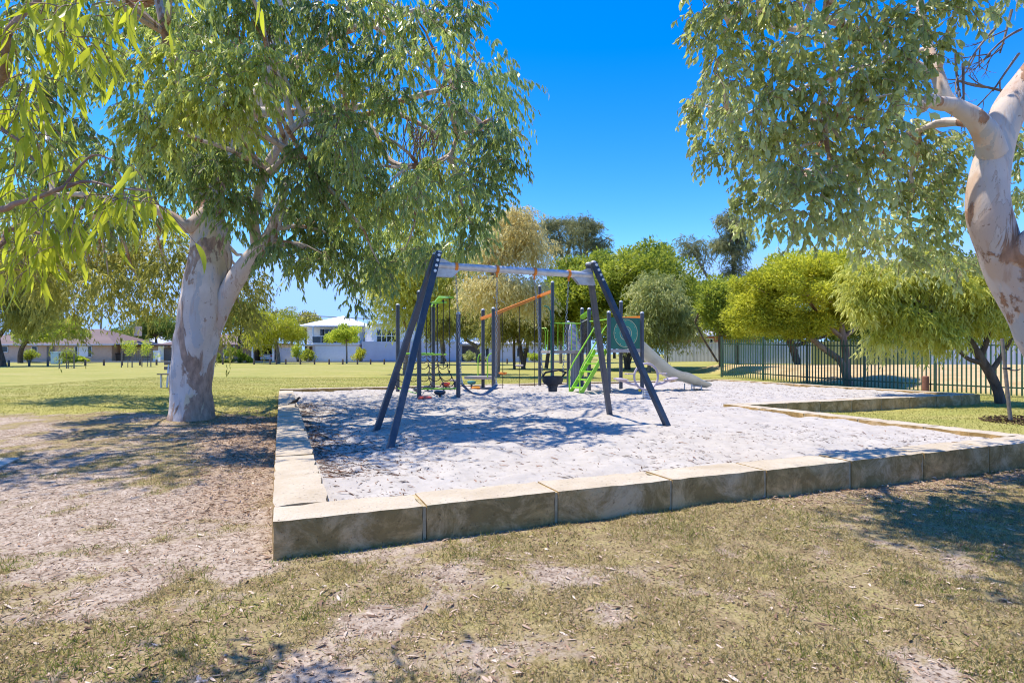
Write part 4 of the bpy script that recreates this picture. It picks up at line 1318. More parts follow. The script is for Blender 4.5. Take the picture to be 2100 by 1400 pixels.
# ------------------------------------------------------------------ bench behind the trunk
t = thing('park_bench', 'grey slatted park bench mostly hidden behind the big gum trunk', 'bench', (-10.4, 18.2, gz(-10.4, 18.2)))
bx, by, bz = -10.66, 18.2, gz(-10.4, 18.2)
for k, z in enumerate((.62, .78)):
    m = MB(); m.box((bx, by + .2, bz + z), (1.5, .03, .11)); m.build('backrest_slat', MAT['timber'], t)
for k in range(3):
    m = MB(); m.box((bx, by - .2 + .14 * k, bz + .44), (1.42, .11, .035)); m.build('seat_slat', MAT['timber'], t)
for s in (-.6, .6):
    m = MB(); m.bar((bx + s, by + .1, bz), (bx + s, by + .22, bz + .85), .05, .04); m.build('leg', MAT['galv'], t)
    m = MB(); m.bar((bx + s, by - .2, bz), (bx + s, by - .2, bz + .42), .05, .04); m.build('leg', MAT['galv'], t)
# ------------------------------------------------------------------ green palisade fence
F0, FD = Vector((9.9, 26.5, 0)), Vector((4.17, -7.9, 0))
def fence_t(px):
    r = (px - 1050) / FPX
    return (26.5 * r - 9.9) / (4.17 + 7.9 * r)
def fpt(t_, z=0.0):
    p = F0 + FD * t_
    return Vector((p.x, p.y, z))
fdir = FD.normalized(); fnor = Vector((-fdir.y, fdir.x, 0))
pf = thing('palisade_fence', 'tall dark green steel picket fence running along the right side beyond the sandpit', 'fence', fpt(.5))
tposts = [fence_t(p) for p in (1480, 1565, 1655, 1773, 1918)] + [1.62, 1.95]
for i, tp in enumerate(tposts):
    p = fpt(tp); g = gz(p.x, p.y)
    m = MB(); m.box((p.x, p.y, g + .9), (.075, .075, 2.0), rz=math.atan2(fdir.y, fdir.x)); m.build('post', MAT['fence_green'], pf, bevel=.006)
for t0, t1 in zip(tposts, tposts[1:]):
    a_, b_ = fpt(t0), fpt(t1); L = (b_ - a_).length; n = int(L / .125)
    m = MB()
    for z in (.28, 1.56):
        ga, gb = gz(a_.x, a_.y), gz(b_.x, b_.y)
        m.bar(a_ + zz * (ga + z), b_ + zz * (gb + z), .03, .045)
    for k in range(1, n):
        p = a_.lerp(b_, k / n); g = gz(p.x, p.y); w = .022
        q = p - fnor * .018
        m.prism([q - fdir * w + zz * (g + .05), q + fdir * w + zz * (g + .05), q + fdir * w + zz * (g + 1.74), q + zz * (g + 1.80), q - fdir * w + zz * (g + 1.74)], fnor * -.012)
    m.build('picket_panel', MAT['fence_green'], pf)

def sheet_fence(label, p, q, h, mat, group='sheet fences round the neighbouring yards', name='sheet_fence'):
    p, q = Vector(p), Vector(q)
    t = thing(name, label, 'fence', ((p.x + q.x) / 2, (p.y + q.y) / 2, min(p.z, q.z)), group)
    d = (q - p); L = Vector((d.x, d.y, 0)).length; d.normalize(); n = Vector((-d.y, d.x, 0)).normalized()
    k = max(1, round(L / 2.4))
    for i in range(k):
        a_, b_ = p.lerp(q, i / k) + d * .03, p.lerp(q, (i + 1) / k) - d * .03
        m = MB(); m.prism([a_ - zz * .3, b_ - zz * .3, b_ + zz * (h - .03), a_ + zz * (h - .03)], n * .03); m.build('sheet_panel', MAT[mat], t)
        m = MB(); m.bar(a_ + zz * h + n * .015, b_ + zz * h + n * .015, .07, .06); m.build('capping', MAT[mat], t)
    for i in range(k + 1):
        a_ = p.lerp(q, i / k); m = MB(); m.box((a_.x + n.x * .015, a_.y + n.y * .015, a_.z + h / 2 - .1), (.06, .06, h + .2), rz=math.atan2(d.y, d.x)); m.build('post', MAT[mat], t)
    return t
def gp(px, d, z=None):
    x = XD(px, d); return Vector((x, d, gz(x, d) if z is None else z))
sheet_fence('cream ribbed sheet fence behind the end of the slide', gp(1362, 54), gp(1484, 52), 1.8, 'sheet_cream')
sheet_fence('pale ribbed sheet fence seen through the far end of the green pickets', gp(1484, 47, .42), gp(1664, 45, .42), 1.8, 'sheet_white')
sheet_fence('yellow-green sheet fence behind the green pickets and the yellow tree', gp(1664, 41, .4), gp(1905, 38.5, .4), 1.75, 'sheet_yellow')
sheet_fence('bluish white sheet fence behind the green pickets at the far right', gp(1908, 37.5, .3), gp(2240, 35, .3), 1.8, 'sheet_white')

# ------------------------------------------------------------------ houses along the far side
def hip_roof(x0, x1, y0, y1, ze, zr, ov=.45):
    m = MB()
    x0, x1, y0, y1 = x0 - ov, x1 + ov, y0 - ov, y1 + ov
    r = min((y1 - y0) / 2, (x1 - x0) / 2 - .01); ym = (y0 + y1) / 2
    e = [Vector((x0, y0, ze)), Vector((x1, y0, ze)), Vector((x1, y1, ze)), Vector((x0, y1, ze))]
    k = [Vector((x0 + r, ym, zr)), Vector((x1 - r, ym, zr))]
    lo = [p - zz * .14 for p in e]
    m.add(e + k + lo, [(0, 1, 5, 4), (1, 2, 5), (2, 3, 4, 5), (3, 0, 4), (0, 6, 7, 1), (1, 7, 8, 2), (2, 8, 9, 3), (3, 9, 6, 0), (6, 9, 8, 7)])
    return m
def walls(x0, x1, y0, y1, z0, z1):
    return MB().box(((x0 + x1) / 2, (y0 + y1) / 2, (z0 + z1) / 2), (x1 - x0, y1 - y0, z1 - z0))
def window(par, y, x0, x1, z0, z1, nx=2, nz=1, fm='white', fw=.07, name='window'):
    m = MB()
    for i in range(nx + 1):
        xx = x0 + (x1 - x0) * i / nx; m.box((xx, y - .04, (z0 + z1) / 2), (fw, .08, z1 - z0 + fw))
    for k in range(nz + 1):
        z = z0 + (z1 - z0) * k / nz; m.box(((x0 + x1) / 2, y - .042, z), (x1 - x0 + fw, .076, fw))
    o = m.build(name, MAT[fm], par)
    g = MB(); g.box(((x0 + x1) / 2, y - .012, (z0 + z1) / 2), (x1 - x0, .022, z1 - z0)); g.build('pane', MAT['glass'], o)
    return o

GZ = .2
# pink brick house at the left
D1 = 76.0
h = thing('brick_house', 'low pink brick house with a brown tiled hip roof at the far left', 'house', (XD(110, D1), D1, GZ))
x0, x1 = XD(-70, D1), XD(229, D1)
walls(x0, x1, D1, D1 + 10, 0, 2.55).build('wall', MAT['render_pink'], h)
rf = hip_roof(x0, x1 + .2, D1, D1 + 10, 2.6, 4.85, .6).build('roof', MAT['tile'], h)
m = MB(); m.box((XD(222, D1), D1 + 6, 4.6), (.75, .75, 1.4)); m.build('chimney', MAT['render_pink'], rf)
m = MB(); ax = XD(219, D1)
m.tube([(ax, D1 + 6, 5.0), (ax, D1 + 6, 7.6)], .03, 6); m.bar((ax - .75, D1 + 6, 7.55), (ax + .8, D1 + 6, 7.55), .04, .04)
for k in range(5): m.bar((ax - .6 + k * .3, D1 + 5.7, 7.55), (ax - .6 + k * .3, D1 + 6.3, 7.55), .025, .025)
m.build('aerial', MAT['galv'], rf)
m = MB(); m.box(((x0 + x1) / 2 + .1, D1 - .62, 2.52), (x1 - x0 + 1.3, .1, .13)); m.build('gutter', MAT['white'], rf)
window(h, D1, XD(154, D1), XD(160, D1), .95, 2.3, 1); window(h, D1, XD(181, D1), XD(189, D1), .85, 2.35, 1)
m = MB(); m.box(((XD(162, D1) + XD(180, D1)) / 2, D1 - .03, 1.6), (XD(180, D1) - XD(162, D1), .05, 1.5)); m.build('blind_panel', MAT['render_white'], h)
window(h, D1, XD(66, D1), XD(77, D1), .8, 2.3, 1); window(h, D1, XD(4, D1), XD(17, D1), 1.5, 2.3, 1)
m = MB(); m.box((XD(104, D1), D1 - .03, 1.25), (1.0, .06, 2.1)); m.build('door', MAT['timber'], h)
# porch on its right: flat roof over a recess
m = MB(); m.box((XD(262, D1), D1 + 3, 2.62), (XD(325, D1) - XD(200, D1), 7, .16)); m.build('porch_roof', MAT['roof_grey'], h)
walls(XD(229, D1) + .02, XD(246, D1), D1 + 2.5, D1 + 6, 0, 2.5).build('side_wall', MAT['board_tan'], h)
window(h, D1 + 2.48, XD(234, D1), XD(239, D1), 1.2, 2.2, 1)
m = MB(); m.box((XD(247, D1), D1 + .4, 1.3), (.12, .12, 2.5)); m.build('porch_post', MAT['board_tan'], h)
b = thing('wheelie_bin', 'dark bin standing in the porch recess of the pink house', 'bin', (XD(236, D1), D1 + 1.2, GZ))
bx = XD(236, D1)
m = MB(); m.prism([(bx - .4, D1 + .8, .25), (bx + .4, D1 + .8, .25), (bx + .46, D1 + .75, 1.25), (bx - .46, D1 + .75, 1.25)], (0, .7, 0)); m.build('bin_body', MAT['bollard'], b)
m = MB(); m.box((bx, D1 + 1.05, 1.3), (1.0, .85, .08)); m.build('lid', MAT['rubber'], b, bevel=.02)
# small pale roofed house behind
h = thing('far_house', 'house with a pale grey sheet roof rising behind the pink house', 'house', (XD(275, 96), 96, GZ))
walls(XD(215, 96), XD(330, 96), 96, 106, 0, 2.8).build('wall', MAT['render_white'], h)
hip_roof(XD(205, 96), XD(345, 96), 96, 107, 2.85, 4.75).build('roof', MAT['roof_grey'], h)
t = sheet_fence('tan board fence between the pink house and the brown house', (XD(247, 77), 77, GZ), (XD(313, 77), 77, GZ), 1.75, 'board_tan', 'board fences by the houses', 'board_fence')
t = sheet_fence('short pale wing fence beside the brown garage', (XD(314, 76), 76, GZ), (XD(329, 75), 75, GZ), 1.5, 'render_white', 'board fences by the houses', 'board_fence')

# brown brick house with an open carport
D2 = 75.0
h = thing('brown_house', 'long brown brick house with an open carport, half hidden by the big gum trunk', 'house', (XD(450, D2), D2, GZ))
walls(XD(329, D2), XD(516, D2), D2 + .8, D2 + 9, 0, 2.5).build('wall', MAT['brick_tan'], h)
hip_roof(XD(329, D2), XD(519, D2), D2, D2 + 10, 2.5, 4.1, .5).build('roof', MAT['tile'], h)
m = MB()
for k in range(12):
    m.tube([(XD(338 + k * 16, D2), D2 - .3, 2.25), (XD(338 + k * 16, D2), D2 + .5, 2.3)], .1, 8)
m.build('rafter_end', MAT['white'], h)
m = MB(); m.box((XD(337, D2), D2 + .78, 1.1), (1.1, .05, 1.9)); m.build('door', MAT['timber'], h)
window(h, D2 + .8, XD(452, D2), XD(473, D2), .8, 2.1, 3)
window(h, D2 + .8, XD(354, D2), XD(368, D2), .8, 2.1, 2)
m = MB(); m.box(((XD(519, D2) + XD(566, D2)) / 2, D2 + 3.2, 2.62), (XD(566, D2) - XD(519, D2) + .3, 7.6, .2)); m.build('carport_roof', MAT['tile'], h)
for px in (521, 563):
    m = MB(); m.box((XD(px, D2), D2 - .4, 1.3), (.22, .22, 2.5)); m.build('carport_post', MAT['white'], h)
m = MB(); m.box(((XD(519, D2) + XD(566, D2)) / 2, D2 + 7.1, 1.35), (XD(566, D2) - XD(519, D2), .15, 2.4)); m.box((XD(566, D2), D2 + 3.6, 1.35), (.15, 7, 2.4)); m.build('carport_wall', MAT['board_tan'], h)
m = MB(); m.box(((XD(519, D2) + XD(566, D2)) / 2, D2 - .55, 2.55), (XD(566, D2) - XD(519, D2) + .5, .08, .26)); m.build('fascia', MAT['white'], h)
# the car in the carport, its back towards us
cx_, cy_ = XD(543, D2), D2 + .6
c = thing('parked_car', 'silver white saloon car parked nose-in under the brown house carport', 'car', (cx_, cy_, GZ))
def car_sections():
    S = [(0, .86, .30, .92, .80), (.25, .90, .24, 1.0, .84), (.9, .92, .22, 1.02, .86), (1.35, .92, .22, 1.05, .86), (2.9, .92, .22, 1.0, .86), (4.0, .88, .24, .88, .8), (4.45, .8, .32, .72, .72)]
    m = MB(); vs = []
    for y, w, zl, zh, wt in S:
        vs += [(cx_ - w, cy_ + y, GZ + zl), (cx_ - w, cy_ + y, GZ + zl + .38), (cx_ - wt, cy_ + y, GZ + zh), (cx_ + wt, cy_ + y, GZ + zh), (cx_ + w, cy_ + y, GZ + zl + .38), (cx_ + w, cy_ + y, GZ + zl)]
    fs = []
    for i in range(len(S) - 1):
        for k in range(6): fs.append((i * 6 + k, i * 6 + (k + 1) % 6, i * 6 + 6 + (k + 1) % 6, i * 6 + 6 + k))
    fs += [tuple(range(6)), tuple(range((len(S) - 1) * 6, len(S) * 6))[::-1]]
    return m.add(vs, fs)
car_sections().build('body', MAT['carpaint'], c, smooth=True)
m = MB()
vs = []
for y, w, z in ((.75, .82, 1.0), (1.35, .66, 1.42), (2.3, .66, 1.44), (3.15, .8, 1.0)): vs += [(cx_ - w, cy_ + y, GZ + z), (cx_ + w, cy_ + y, GZ + z)]
m.add(vs, [(0, 1, 3, 2), (2, 3, 5, 4), (4, 5, 7, 6), (0, 2, 4, 6), (1, 7, 5, 3), (0, 6, 7, 1)]); m.build('cabin', MAT['carpaint'], c, smooth=True)
m = MB(); m.add([(cx_ - .7, cy_ + .80, GZ + 1.065), (cx_ + .7, cy_ + .80, GZ + 1.065), (cx_ + .58, cy_ + 1.27, GZ + 1.39), (cx_ - .58, cy_ + 1.27, GZ + 1.39)], [(0, 1, 2, 3)]); m.build('rear_window', MAT['glass'], c)
for s in (-1, 1):
    m = MB(); m.box((cx_ + s * .68, cy_ - .0, GZ + .78), (.36, .08, .18)); m.build('tail_light', MAT['lamp_red'], c, bevel=.02)
    for y in (.85, 3.5):
        m = MB(); m.tube([(cx_ + s * .72, cy_ + y, GZ + .31), (cx_ + s * .93, cy_ + y, GZ + .31)], .31, 18); w = m.build('wheel', MAT['tyre'], c)
        m = MB(); m.tube([(cx_ + s * .925, cy_ + y, GZ + .31), (cx_ + s * .94, cy_ + y, GZ + .31)], .19, 14); m.build('rim', MAT['bolt'], w)
m = MB(); m.box((cx_, cy_ - .03, GZ + .44), (1.72, .14, .2)); m.build('bumper', MAT['carpaint'], c, bevel=.05)
m = MB(); m.box((cx_, cy_ + .02, GZ + .72), (.5, .08, .13)); m.build('number_plate', MAT['white'], c)

# pale garden wall
sheet_fence('plain pale wall between the carport and the two-storey house', (XD(572, 75), 75, GZ), (XD(612, 75), 75, GZ), 1.85, 'render_grey', 'plain front walls', 'garden_wall')

# white two-storey house
D3 = 75.0
h = thing('two_storey_house', 'white two-storey house with a pale hip roof, balcony and wide garage door', 'house', (XD(680, D3), D3, GZ))
xa, xb, xc = XD(617, D3), XD(641, D3), XD(736, D3)
walls(xa, xc, D3 + 2.2, D3 + 11, 0, 5.0).build('wall', MAT['render_white'], h)
walls(xb, xc, D3, D3 + 2.2, 0, 2.5).build('garage_wall', MAT['render_grey'], h)
hip_roof(xa - .1, xc + .2, D3 + .6, D3 + 11, 5.05, 6.75, .5).build('roof', MAT['roof_white'], h)
m = MB(); m.box(((XD(647, D3) + XD(731, D3)) / 2, D3 - .02, 1.25), (XD(731, D3) - XD(647, D3), .06, 2.15)); m.build('garage_door', MAT['white'], h)
m = MB(); m.box(((xb + xc) / 2, D3 + 1.0, 2.6), (xc - xb + .3, 2.5, .24)); m.build('balcony_floor', MAT['white'], h)
for px in (641.5, 735):
    m = MB(); m.box((XD(px, D3), D3 + .05, 3.85), (.2, .2, 2.3)); m.build('balcony_post', MAT['white'], h)
window(h, D3 + 2.2, XD(645, D3), XD(676, D3), 2.75, 4.7, 3, 1)
window(h, D3 + 2.2, XD(690, D3), XD(728, D3), 2.75, 4.7, 3, 1)
m = MB()
for px in (641, 659, 690, 735): m.box((XD(px, D3), D3 - .1, 3.2), (.06, .06, 1.0))
m.box(((xb + xc) / 2, D3 - .1, 3.68), (xc - xb, .07, .07)); o = m.build('balustrade', MAT['white'], h)
m = MB(); m.box(((xb + xc) / 2, D3 - .1, 3.16), (xc - xb - .1, .02, .82)); m.build('pane', MAT['glass'], o)
m = MB(); m.box(((xa + xb) / 2 - .3, D3 + .8, 2.45), (xb - xa + .8, 3, .18)); m.build('porch_roof', MAT['roof_white'], h)
m = MB(); m.box((XD(619, D3), D3 - .4, 1.25), (.16, .16, 2.3)); m.build('porch_post', MAT['white'], h)
m = MB(); m.box((XD(630, D3), D3 + 2.17, 1.2), (1.0, .06, 2.1)); m.build('door', MAT['bollard'], h)

# white modern house
D4 = 74.0
h = thing('modern_house', 'white flat-fronted modern house with a band of dark upper windows, behind the swing legs', 'house', (XD(830, D4), D4, GZ))
walls(XD(742, D4), XD(938, D4), D4, D4 + 9, 0, 2.9).build('wall', MAT['render_grey'], h)
walls(XD(744, D4), XD(768, D4), D4 + 1.2, D4 + 8, 2.9, 4.75).build('side_wall', MAT['render_white'], h)
m = MB()
xx0, xx1 = XD(760, D4), XD(925, D4)
m.prism([(xx0, D4 + .2, 2.9), (xx1, D4 + .2, 2.9), (xx1, D4 + .2, 5.3), (xx0 + .3, D4 + .2, 5.05)], (0, 7.5, 0)); m.build('upper_wall', MAT['render_white'], h)
m = MB(); m.prism([(xx0 - .3, D4 - .25, 5.03), (xx1 + .3, D4 - .25, 5.3), (xx1 + .3, D4 - .25, 5.48), (xx0 - .3, D4 - .25, 5.21)], (0, 8.3, 0)); m.build('roof', MAT['roof_white'], h)
window(h, D4 + .2, XD(772, D4), XD(813, D4), 2.85, 4.5, 4, 2, fw=.1)
for px in (746, 757): 
    m = MB(); m.box((XD(px, D4), D4 + 1.15, 3.8), (.14, .1, 1.7)); m.build('pilaster', MAT['white'], h)
# low white house at the middle
D5 = 76.0
h = thing('low_white_house', 'low white house with a dark garage opening, seen under the trees behind the play equipment', 'house', (XD(1030, D5), D5, GZ))
walls(XD(940, D5), XD(1112, D5), D5, D5 + 9, 0, 2.6).build('wall', MAT['render_grey'], h)
hip_roof(XD(938, D5), XD(1114, D5), D5, D5 + 9, 2.65, 3.6, .4).build('roof', MAT['roof_grey'], h)
m = MB(); m.box(((XD(948, D5) + XD(978, D5)) / 2, D5 - .02, 1.3), (XD(978, D5) - XD(948, D5), .06, 2.1)); m.build('garage_door', MAT['bollard'], h)
window(h, D5, XD(988, D5), XD(1003, D5), .9, 2.1, 2); window(h, D5, XD(1060, D5), XD(1085, D5), .9, 2.1, 2)
# red brick house on the right
D6 = 64.0
h = thing('red_brick_house', 'red brick house with a pale roof showing above the cream fence', 'house', (XD(1450, D6), D6, .55))
walls(XD(1405, D6), XD(1475, D6), D6, D6 + 9, .3, 3.35).build('wall', MAT['brick_red'], h)
hip_roof(XD(1400, D6), XD(1478, D6), D6, D6 + 9, 3.4, 4.6, .5).build('roof', MAT['roof_grey'], h)
window(h, D6, XD(1418, D6), XD(1428, D6), 1.9, 3.0, 2); window(h, D6, XD(1448, D6), XD(1462, D6), 1.9, 3.0, 2)
h = thing('tiled_brick_house', 'second red brick house, with a red tiled roof, behind the fence-end tree', 'house', (XD(1530, D6), D6 + 2, .55))
walls(XD(1484, D6), XD(1580, D6), D6 + 2, D6 + 10, .3, 3.4).build('wall', MAT['brick_red'], h)
hip_roof(XD(1480, D6), XD(1584, D6), D6 + 2, D6 + 10, 3.45, 4.9, .5).build('roof', MAT['tile_red'], h)
window(h, D6 + 2, XD(1500, D6), XD(1515, D6), 1.9, 3.0, 2)

# ------------------------------------------------------------------ utility poles and wires
def pole(label, px, d, py_top, lean=0.0, cross=1):
    x = XD(px, d); zt = ZD(py_top, d)
    t = thing('power_pole', label, 'power pole', (x, d, GZ), 'power poles behind the houses')
    m = MB(); m.tube([(x, d, 0), (x + lean, d, zt)], [.2, .13], 10); m.build('pole_shaft', MAT['timber'], t, smooth=True)
    for k in range(cross):
        z = zt - .9 - k * 1.3
        m = MB(); m.bar((x + lean - 1.2, d, z), (x + lean + 1.2, d, z), .12, .14); ca = m.build('crossarm', MAT['timber'], t)
        for s in (-1.1, -.4, .4, 1.1):
            m = MB(); m.lathe([(.05, 0), (.07, .08), (.04, .2)], (x + lean + s, d, z + .06), 8); m.build('insulator', MAT['white'], ca)
    return Vector((x + lean, d, zt - .9))
w1 = pole('leaning timber power pole rising behind the pink house', 202, 100, 628, .7, 1)
w2 = pole('timber power pole with two crossarms behind the pale garden wall', 598, 82, 637, 0, 2)
for k, (s, dz) in enumerate(((-1.1, .3), (.4, .3), (1.1, .3), (0, -1.0))):
    far = Vector((40, 84, w2.z - .3))
    m = MB(); p = w2 + Vector((s, 0, dz)); m.tube(arc(p, far + Vector((s, 0, dz)), 1.0, 16), .022, 4, cap=False)
    o = tag(m.build('power_line', MAT['rubber'], None), 'thin black power line strung right from the two-crossarm pole', 'power line', 'power lines'); 
    m = MB(); m.tube(arc(w1 + Vector((s * .6, 0, dz)), p + Vector((0, 0, 0)), 1.0, 16), .022, 4, cap=False)
    o = tag(m.build('power_line', MAT['rubber'], None), 'thin black power line strung between the two timber poles', 'power line', 'power lines')

# ------------------------------------------------------------------ bollards along the park edge
def bollard_proto():
    t = thing('bollard', '', 'bollard', (0, 0, 0), 'timber bollards along the park edge')
    m = MB(); m.lathe([(.085, -.2), (.085, .50), (.07, .545), (.02, .56)], (0, 0, 0), 12); m.build('bollard_post', MAT['bollard'], t, smooth=True)
    m = MB(); m.lathe([(.088, .40), (.091, .41), (.091, .44), (.088, .45)], (0, 0, 0), 12); m.build('band', MAT['timber'], t, smooth=True)
    return t
bp_ = bollard_proto()
spots = [(18, 'left of the kiosk, by the dark trunk at the picture edge'), (60, 'under the left-hand rounded tree'), (98, 'just left of the pale blue kiosk'), (175, 'in front of the pink house windows'), (213, 'in front of the pink house corner'),
         (250, 'in front of the porch bin'), (287, 'in front of the tan board fence'), (321, 'left of the big gum trunk'), (457, 'right of the big gum trunk'), (521, 'left of the carport opening'), (554, 'in front of the parked car'),
         (567, 'beside the fluffy roadside tree'), (586, 'in front of the pale garden wall'), (616, 'in front of the two-storey house porch'), (645, 'left end of the wide garage door'), (675, 'in front of the wide garage door middle'),
         (703, 'left of the small round street tree'), (733, 'right of the small round street tree'), (760, 'in front of the modern house left part'), (788, 'below the dark upper windows'), (1040, 'behind the hanging disc steps')]
used = False
for k, (px, where) in enumerate(spots):
    d = 47 + 10 * min(1, max(0, (px - 18) / 440.0)) + (3 if px > 1000 else 0)
    x = XD(px, d)
    o = bp_ if k == 0 else copy_tree(bp_)
    o.location = (x, d, gz(x, d))
    o['label'] = 'short dark timber bollard ' + where

# ------------------------------------------------------------------ small things by the road
d = 60.0; x = XD(116, d)
t = thing('service_kiosk', 'pale blue electrical kiosk box in front of the pink house', 'kiosk', (x, d, GZ))
m = MB(); m.box((x, d, GZ + .62), (.8, .6, 1.24)); m.build('cabinet', MAT['kiosk'], t, bevel=.02)
m = MB(); m.box((x, d, GZ + 1.27), (.88, .68, .06)); m.build('lid', MAT['kiosk'], t, bevel=.02)
for s in (-.2, .2):
    m = MB(); m.box((x + s, d - .305, GZ + .62), (.36, .014, 1.0)); dd_ = m.build('door', MAT['kiosk'], t)
    m = MB(); m.box((x + s * .3, d - .32, GZ + .65), (.03, .03, .14)); m.build('handle', MAT['bolt'], dd_)
def guarded_sapling(label, px, d, h, lm, stakes):
    x = XD(px, d); z = gz(x, d)
    t = thing('staked_sapling', label, 'sapling', (x, d, z), 'young staked street trees')
    m = MB(); m.tube([(x, d, z), (x + .03, d, z + h * .5), (x, d, z + h * .85)], [.03, .022, .012], 6); m.build('trunk', MAT['bark_grey'], t, smooth=True)
    for s in stakes:
        m = MB(); m.box((x + s, d - .15, z + .55), (.06, .06, 1.15)); m.build('stake', MAT['timber'], t)
    m = MB(); m.bar((x + stakes[0], d - .15, z + .8), (x + stakes[-1], d - .15, z + .8), .02, .06); m.build('tie', MAT['rubber'], t)
    r_ = np.random.default_rng(px)
    cl = [(x + r_.normal(0, .22), d + r_.normal(0, .22), z + h * r_.uniform(.4, 1), .3, .3, .28, r_.random()) for _ in range(9)]
    P, D, N, tn = rounded(r_, cl, 70)
    leaf_mesh('crown', P, D, N, .12, .06, tn, T_DIAMOND, MAT[lm], t)
guarded_sapling('thin sapling between three stakes on the lawn in front of the pink house', 140, 42, 1.3, 'l_green', (-.55, .0, .55))
guarded_sapling('yellow-green young tree staked before the tan board fence', 262, 45, 2.0, 'l_lime', (-.4, .45))
guarded_sapling('spindly light green sapling staked left of the big gum trunk', 302, 47, 2.0, 'l_lime', (-.35, .4))
# staked sapling near the right edge
g = G(2074, 868, -.03)
t = thing('sapling_stake', 'leaning grey timber stake with a black tie standing in mulch at the right', 'stake', (g.x, g.y, g.z))
m = MB(); m.tube([(g.x, g.y, g.z - .1), V(2055, 694, g.y)], [.034, .03], 10); m.build('stake_shaft', MAT['timber'], t, smooth=True)
m = MB(); p = V(2064, 755, g.y); m.lathe([(.055, -.02), (.06, 0), (.055, .02)], p, 10); m.tube(arc(p, p + Vector((.35, .1, -.02)), .03, 5), .012, 5); m.build('tie', MAT['rubber'], t)
r_ = np.random.default_rng(5); n = 1500
a_ = r_.uniform(0, 2 * PI, n); q = r_.random(n) ** .6 * .8
x, y = g.x + .35 + q * np.cos(a_), g.y - .1 + q * np.sin(a_); kp = pit_inset(x, y) < -.01; x, y = x[kp], y[kp]; n = len(x)
D = np.stack([np.cos(a_[:n] * 3), np.sin(a_[:n] * 3), r_.normal(0, .3, n)], -1)
o = leaf_mesh('bark_mulch', np.stack([x, y, ground_z(x, y) + r_.uniform(.0, .04, n)], -1), D, rnd_dir(r_, (n,)), .06, .02, r_.random(n) * .3, T_OVAL, MAT['sandlitter'])
tag(o, 'dark mulch spread round the leaning stake', 'mulch', kind='stuff')
g = G(1898, 806, -.02)
t = thing('timber_stump_post', 'short red-brown timber post in front of the green picket fence', 'post', (g.x, g.y, 0))
m = MB(); m.tube([(g.x, g.y, -.1), (g.x, g.y, .52)], [.11, .1], 12); m.build('post_shaft', MAT['redtimber'], t, smooth=True)
m = MB(); m.lathe([(.1, 0), (.09, .03), (.03, .035)], (g.x, g.y, .52), 12); m.build('cap', MAT['redtimber'], t, smooth=True)
# ------------------------------------------------------------------ trees
def px_clumps(rows, seed, dmin, dmax, flat=.85, up=0, shrink=1.0):
    """rows: (photo x, photo y, photo radius[, distance[, tone]]) -> clumps in metres"""
    r_ = np.random.default_rng(seed); o = []
    for q in rows:
        d = q[3] if len(q) > 3 and q[3] else r_.uniform(dmin, dmax)
        tone = q[4] if len(q) > 4 else r_.uniform(.05, .75)
        p = V(q[0], q[1] - up, d); rad = q[2] * shrink / FPX * d
        o.append((p.x, p.y, p.z, rad, rad * 1.05, rad * flat, tone))
    return o

def limb(mb, pts, n=6, sides=10):
    p, r_ = spline(pts, n); mb.tube(p, r_, sides)

def rough_up(o, amp, scale, seed=0):
    """uneven trunk surface: lumps and fluting in the mesh itself"""
    me = o.data; n = len(me.vertices)
    co = np.empty(n * 3, np.float32); me.vertices.foreach_get('co', co); co = co.reshape(-1, 3)
    no = np.empty(n * 3, np.float32); me.vertices.foreach_get('normal', no); no = no.reshape(-1, 3)
    v = VNoise(40 + seed)
    k = v.fbm(co[:, 0] * 1.0 + co[:, 1] * 1.3, co[:, 2] * .55 + co[:, 1] * .4, scale, 3) - .5
    co += no * (k * amp)[:, None]
    me.vertices.foreach_set('co', co.reshape(-1)); me.update()

def branches_to(mb, src, clumps, r0, r1=.012, sides=6, seed=0, sag=.3):
    """a limb from the nearest of the given source points to each clump"""
    rg = random.Random(seed)
    for c in clumps:
        p1 = Vector(c[:3]); p0 = min(src, key=lambda s: (Vector(s[:3]) - p1).length * (1 + .2 * rg.random()))
        p0 = Vector(p0[:3]); L = (p1 - p0).length
        mid = p0.lerp(p1, .5) + Vector((rg.uniform(-.12, .12), rg.uniform(-.12, .12), sag * rg.uniform(.2, .8))) * L
        q = bez(p0, mid, p1 + Vector((0, 0, .1)), 7)
        q = [p + Vector((rg.uniform(-1, 1), rg.uniform(-1, 1), rg.uniform(-1, 1))) * L * .018 for p in q]
        q[0] = p0
        rr = min(r0, .012 + .022 * L)
        mb.tube(q, [rr + (r1 - rr) * (i / 7) for i in range(8)], sides)

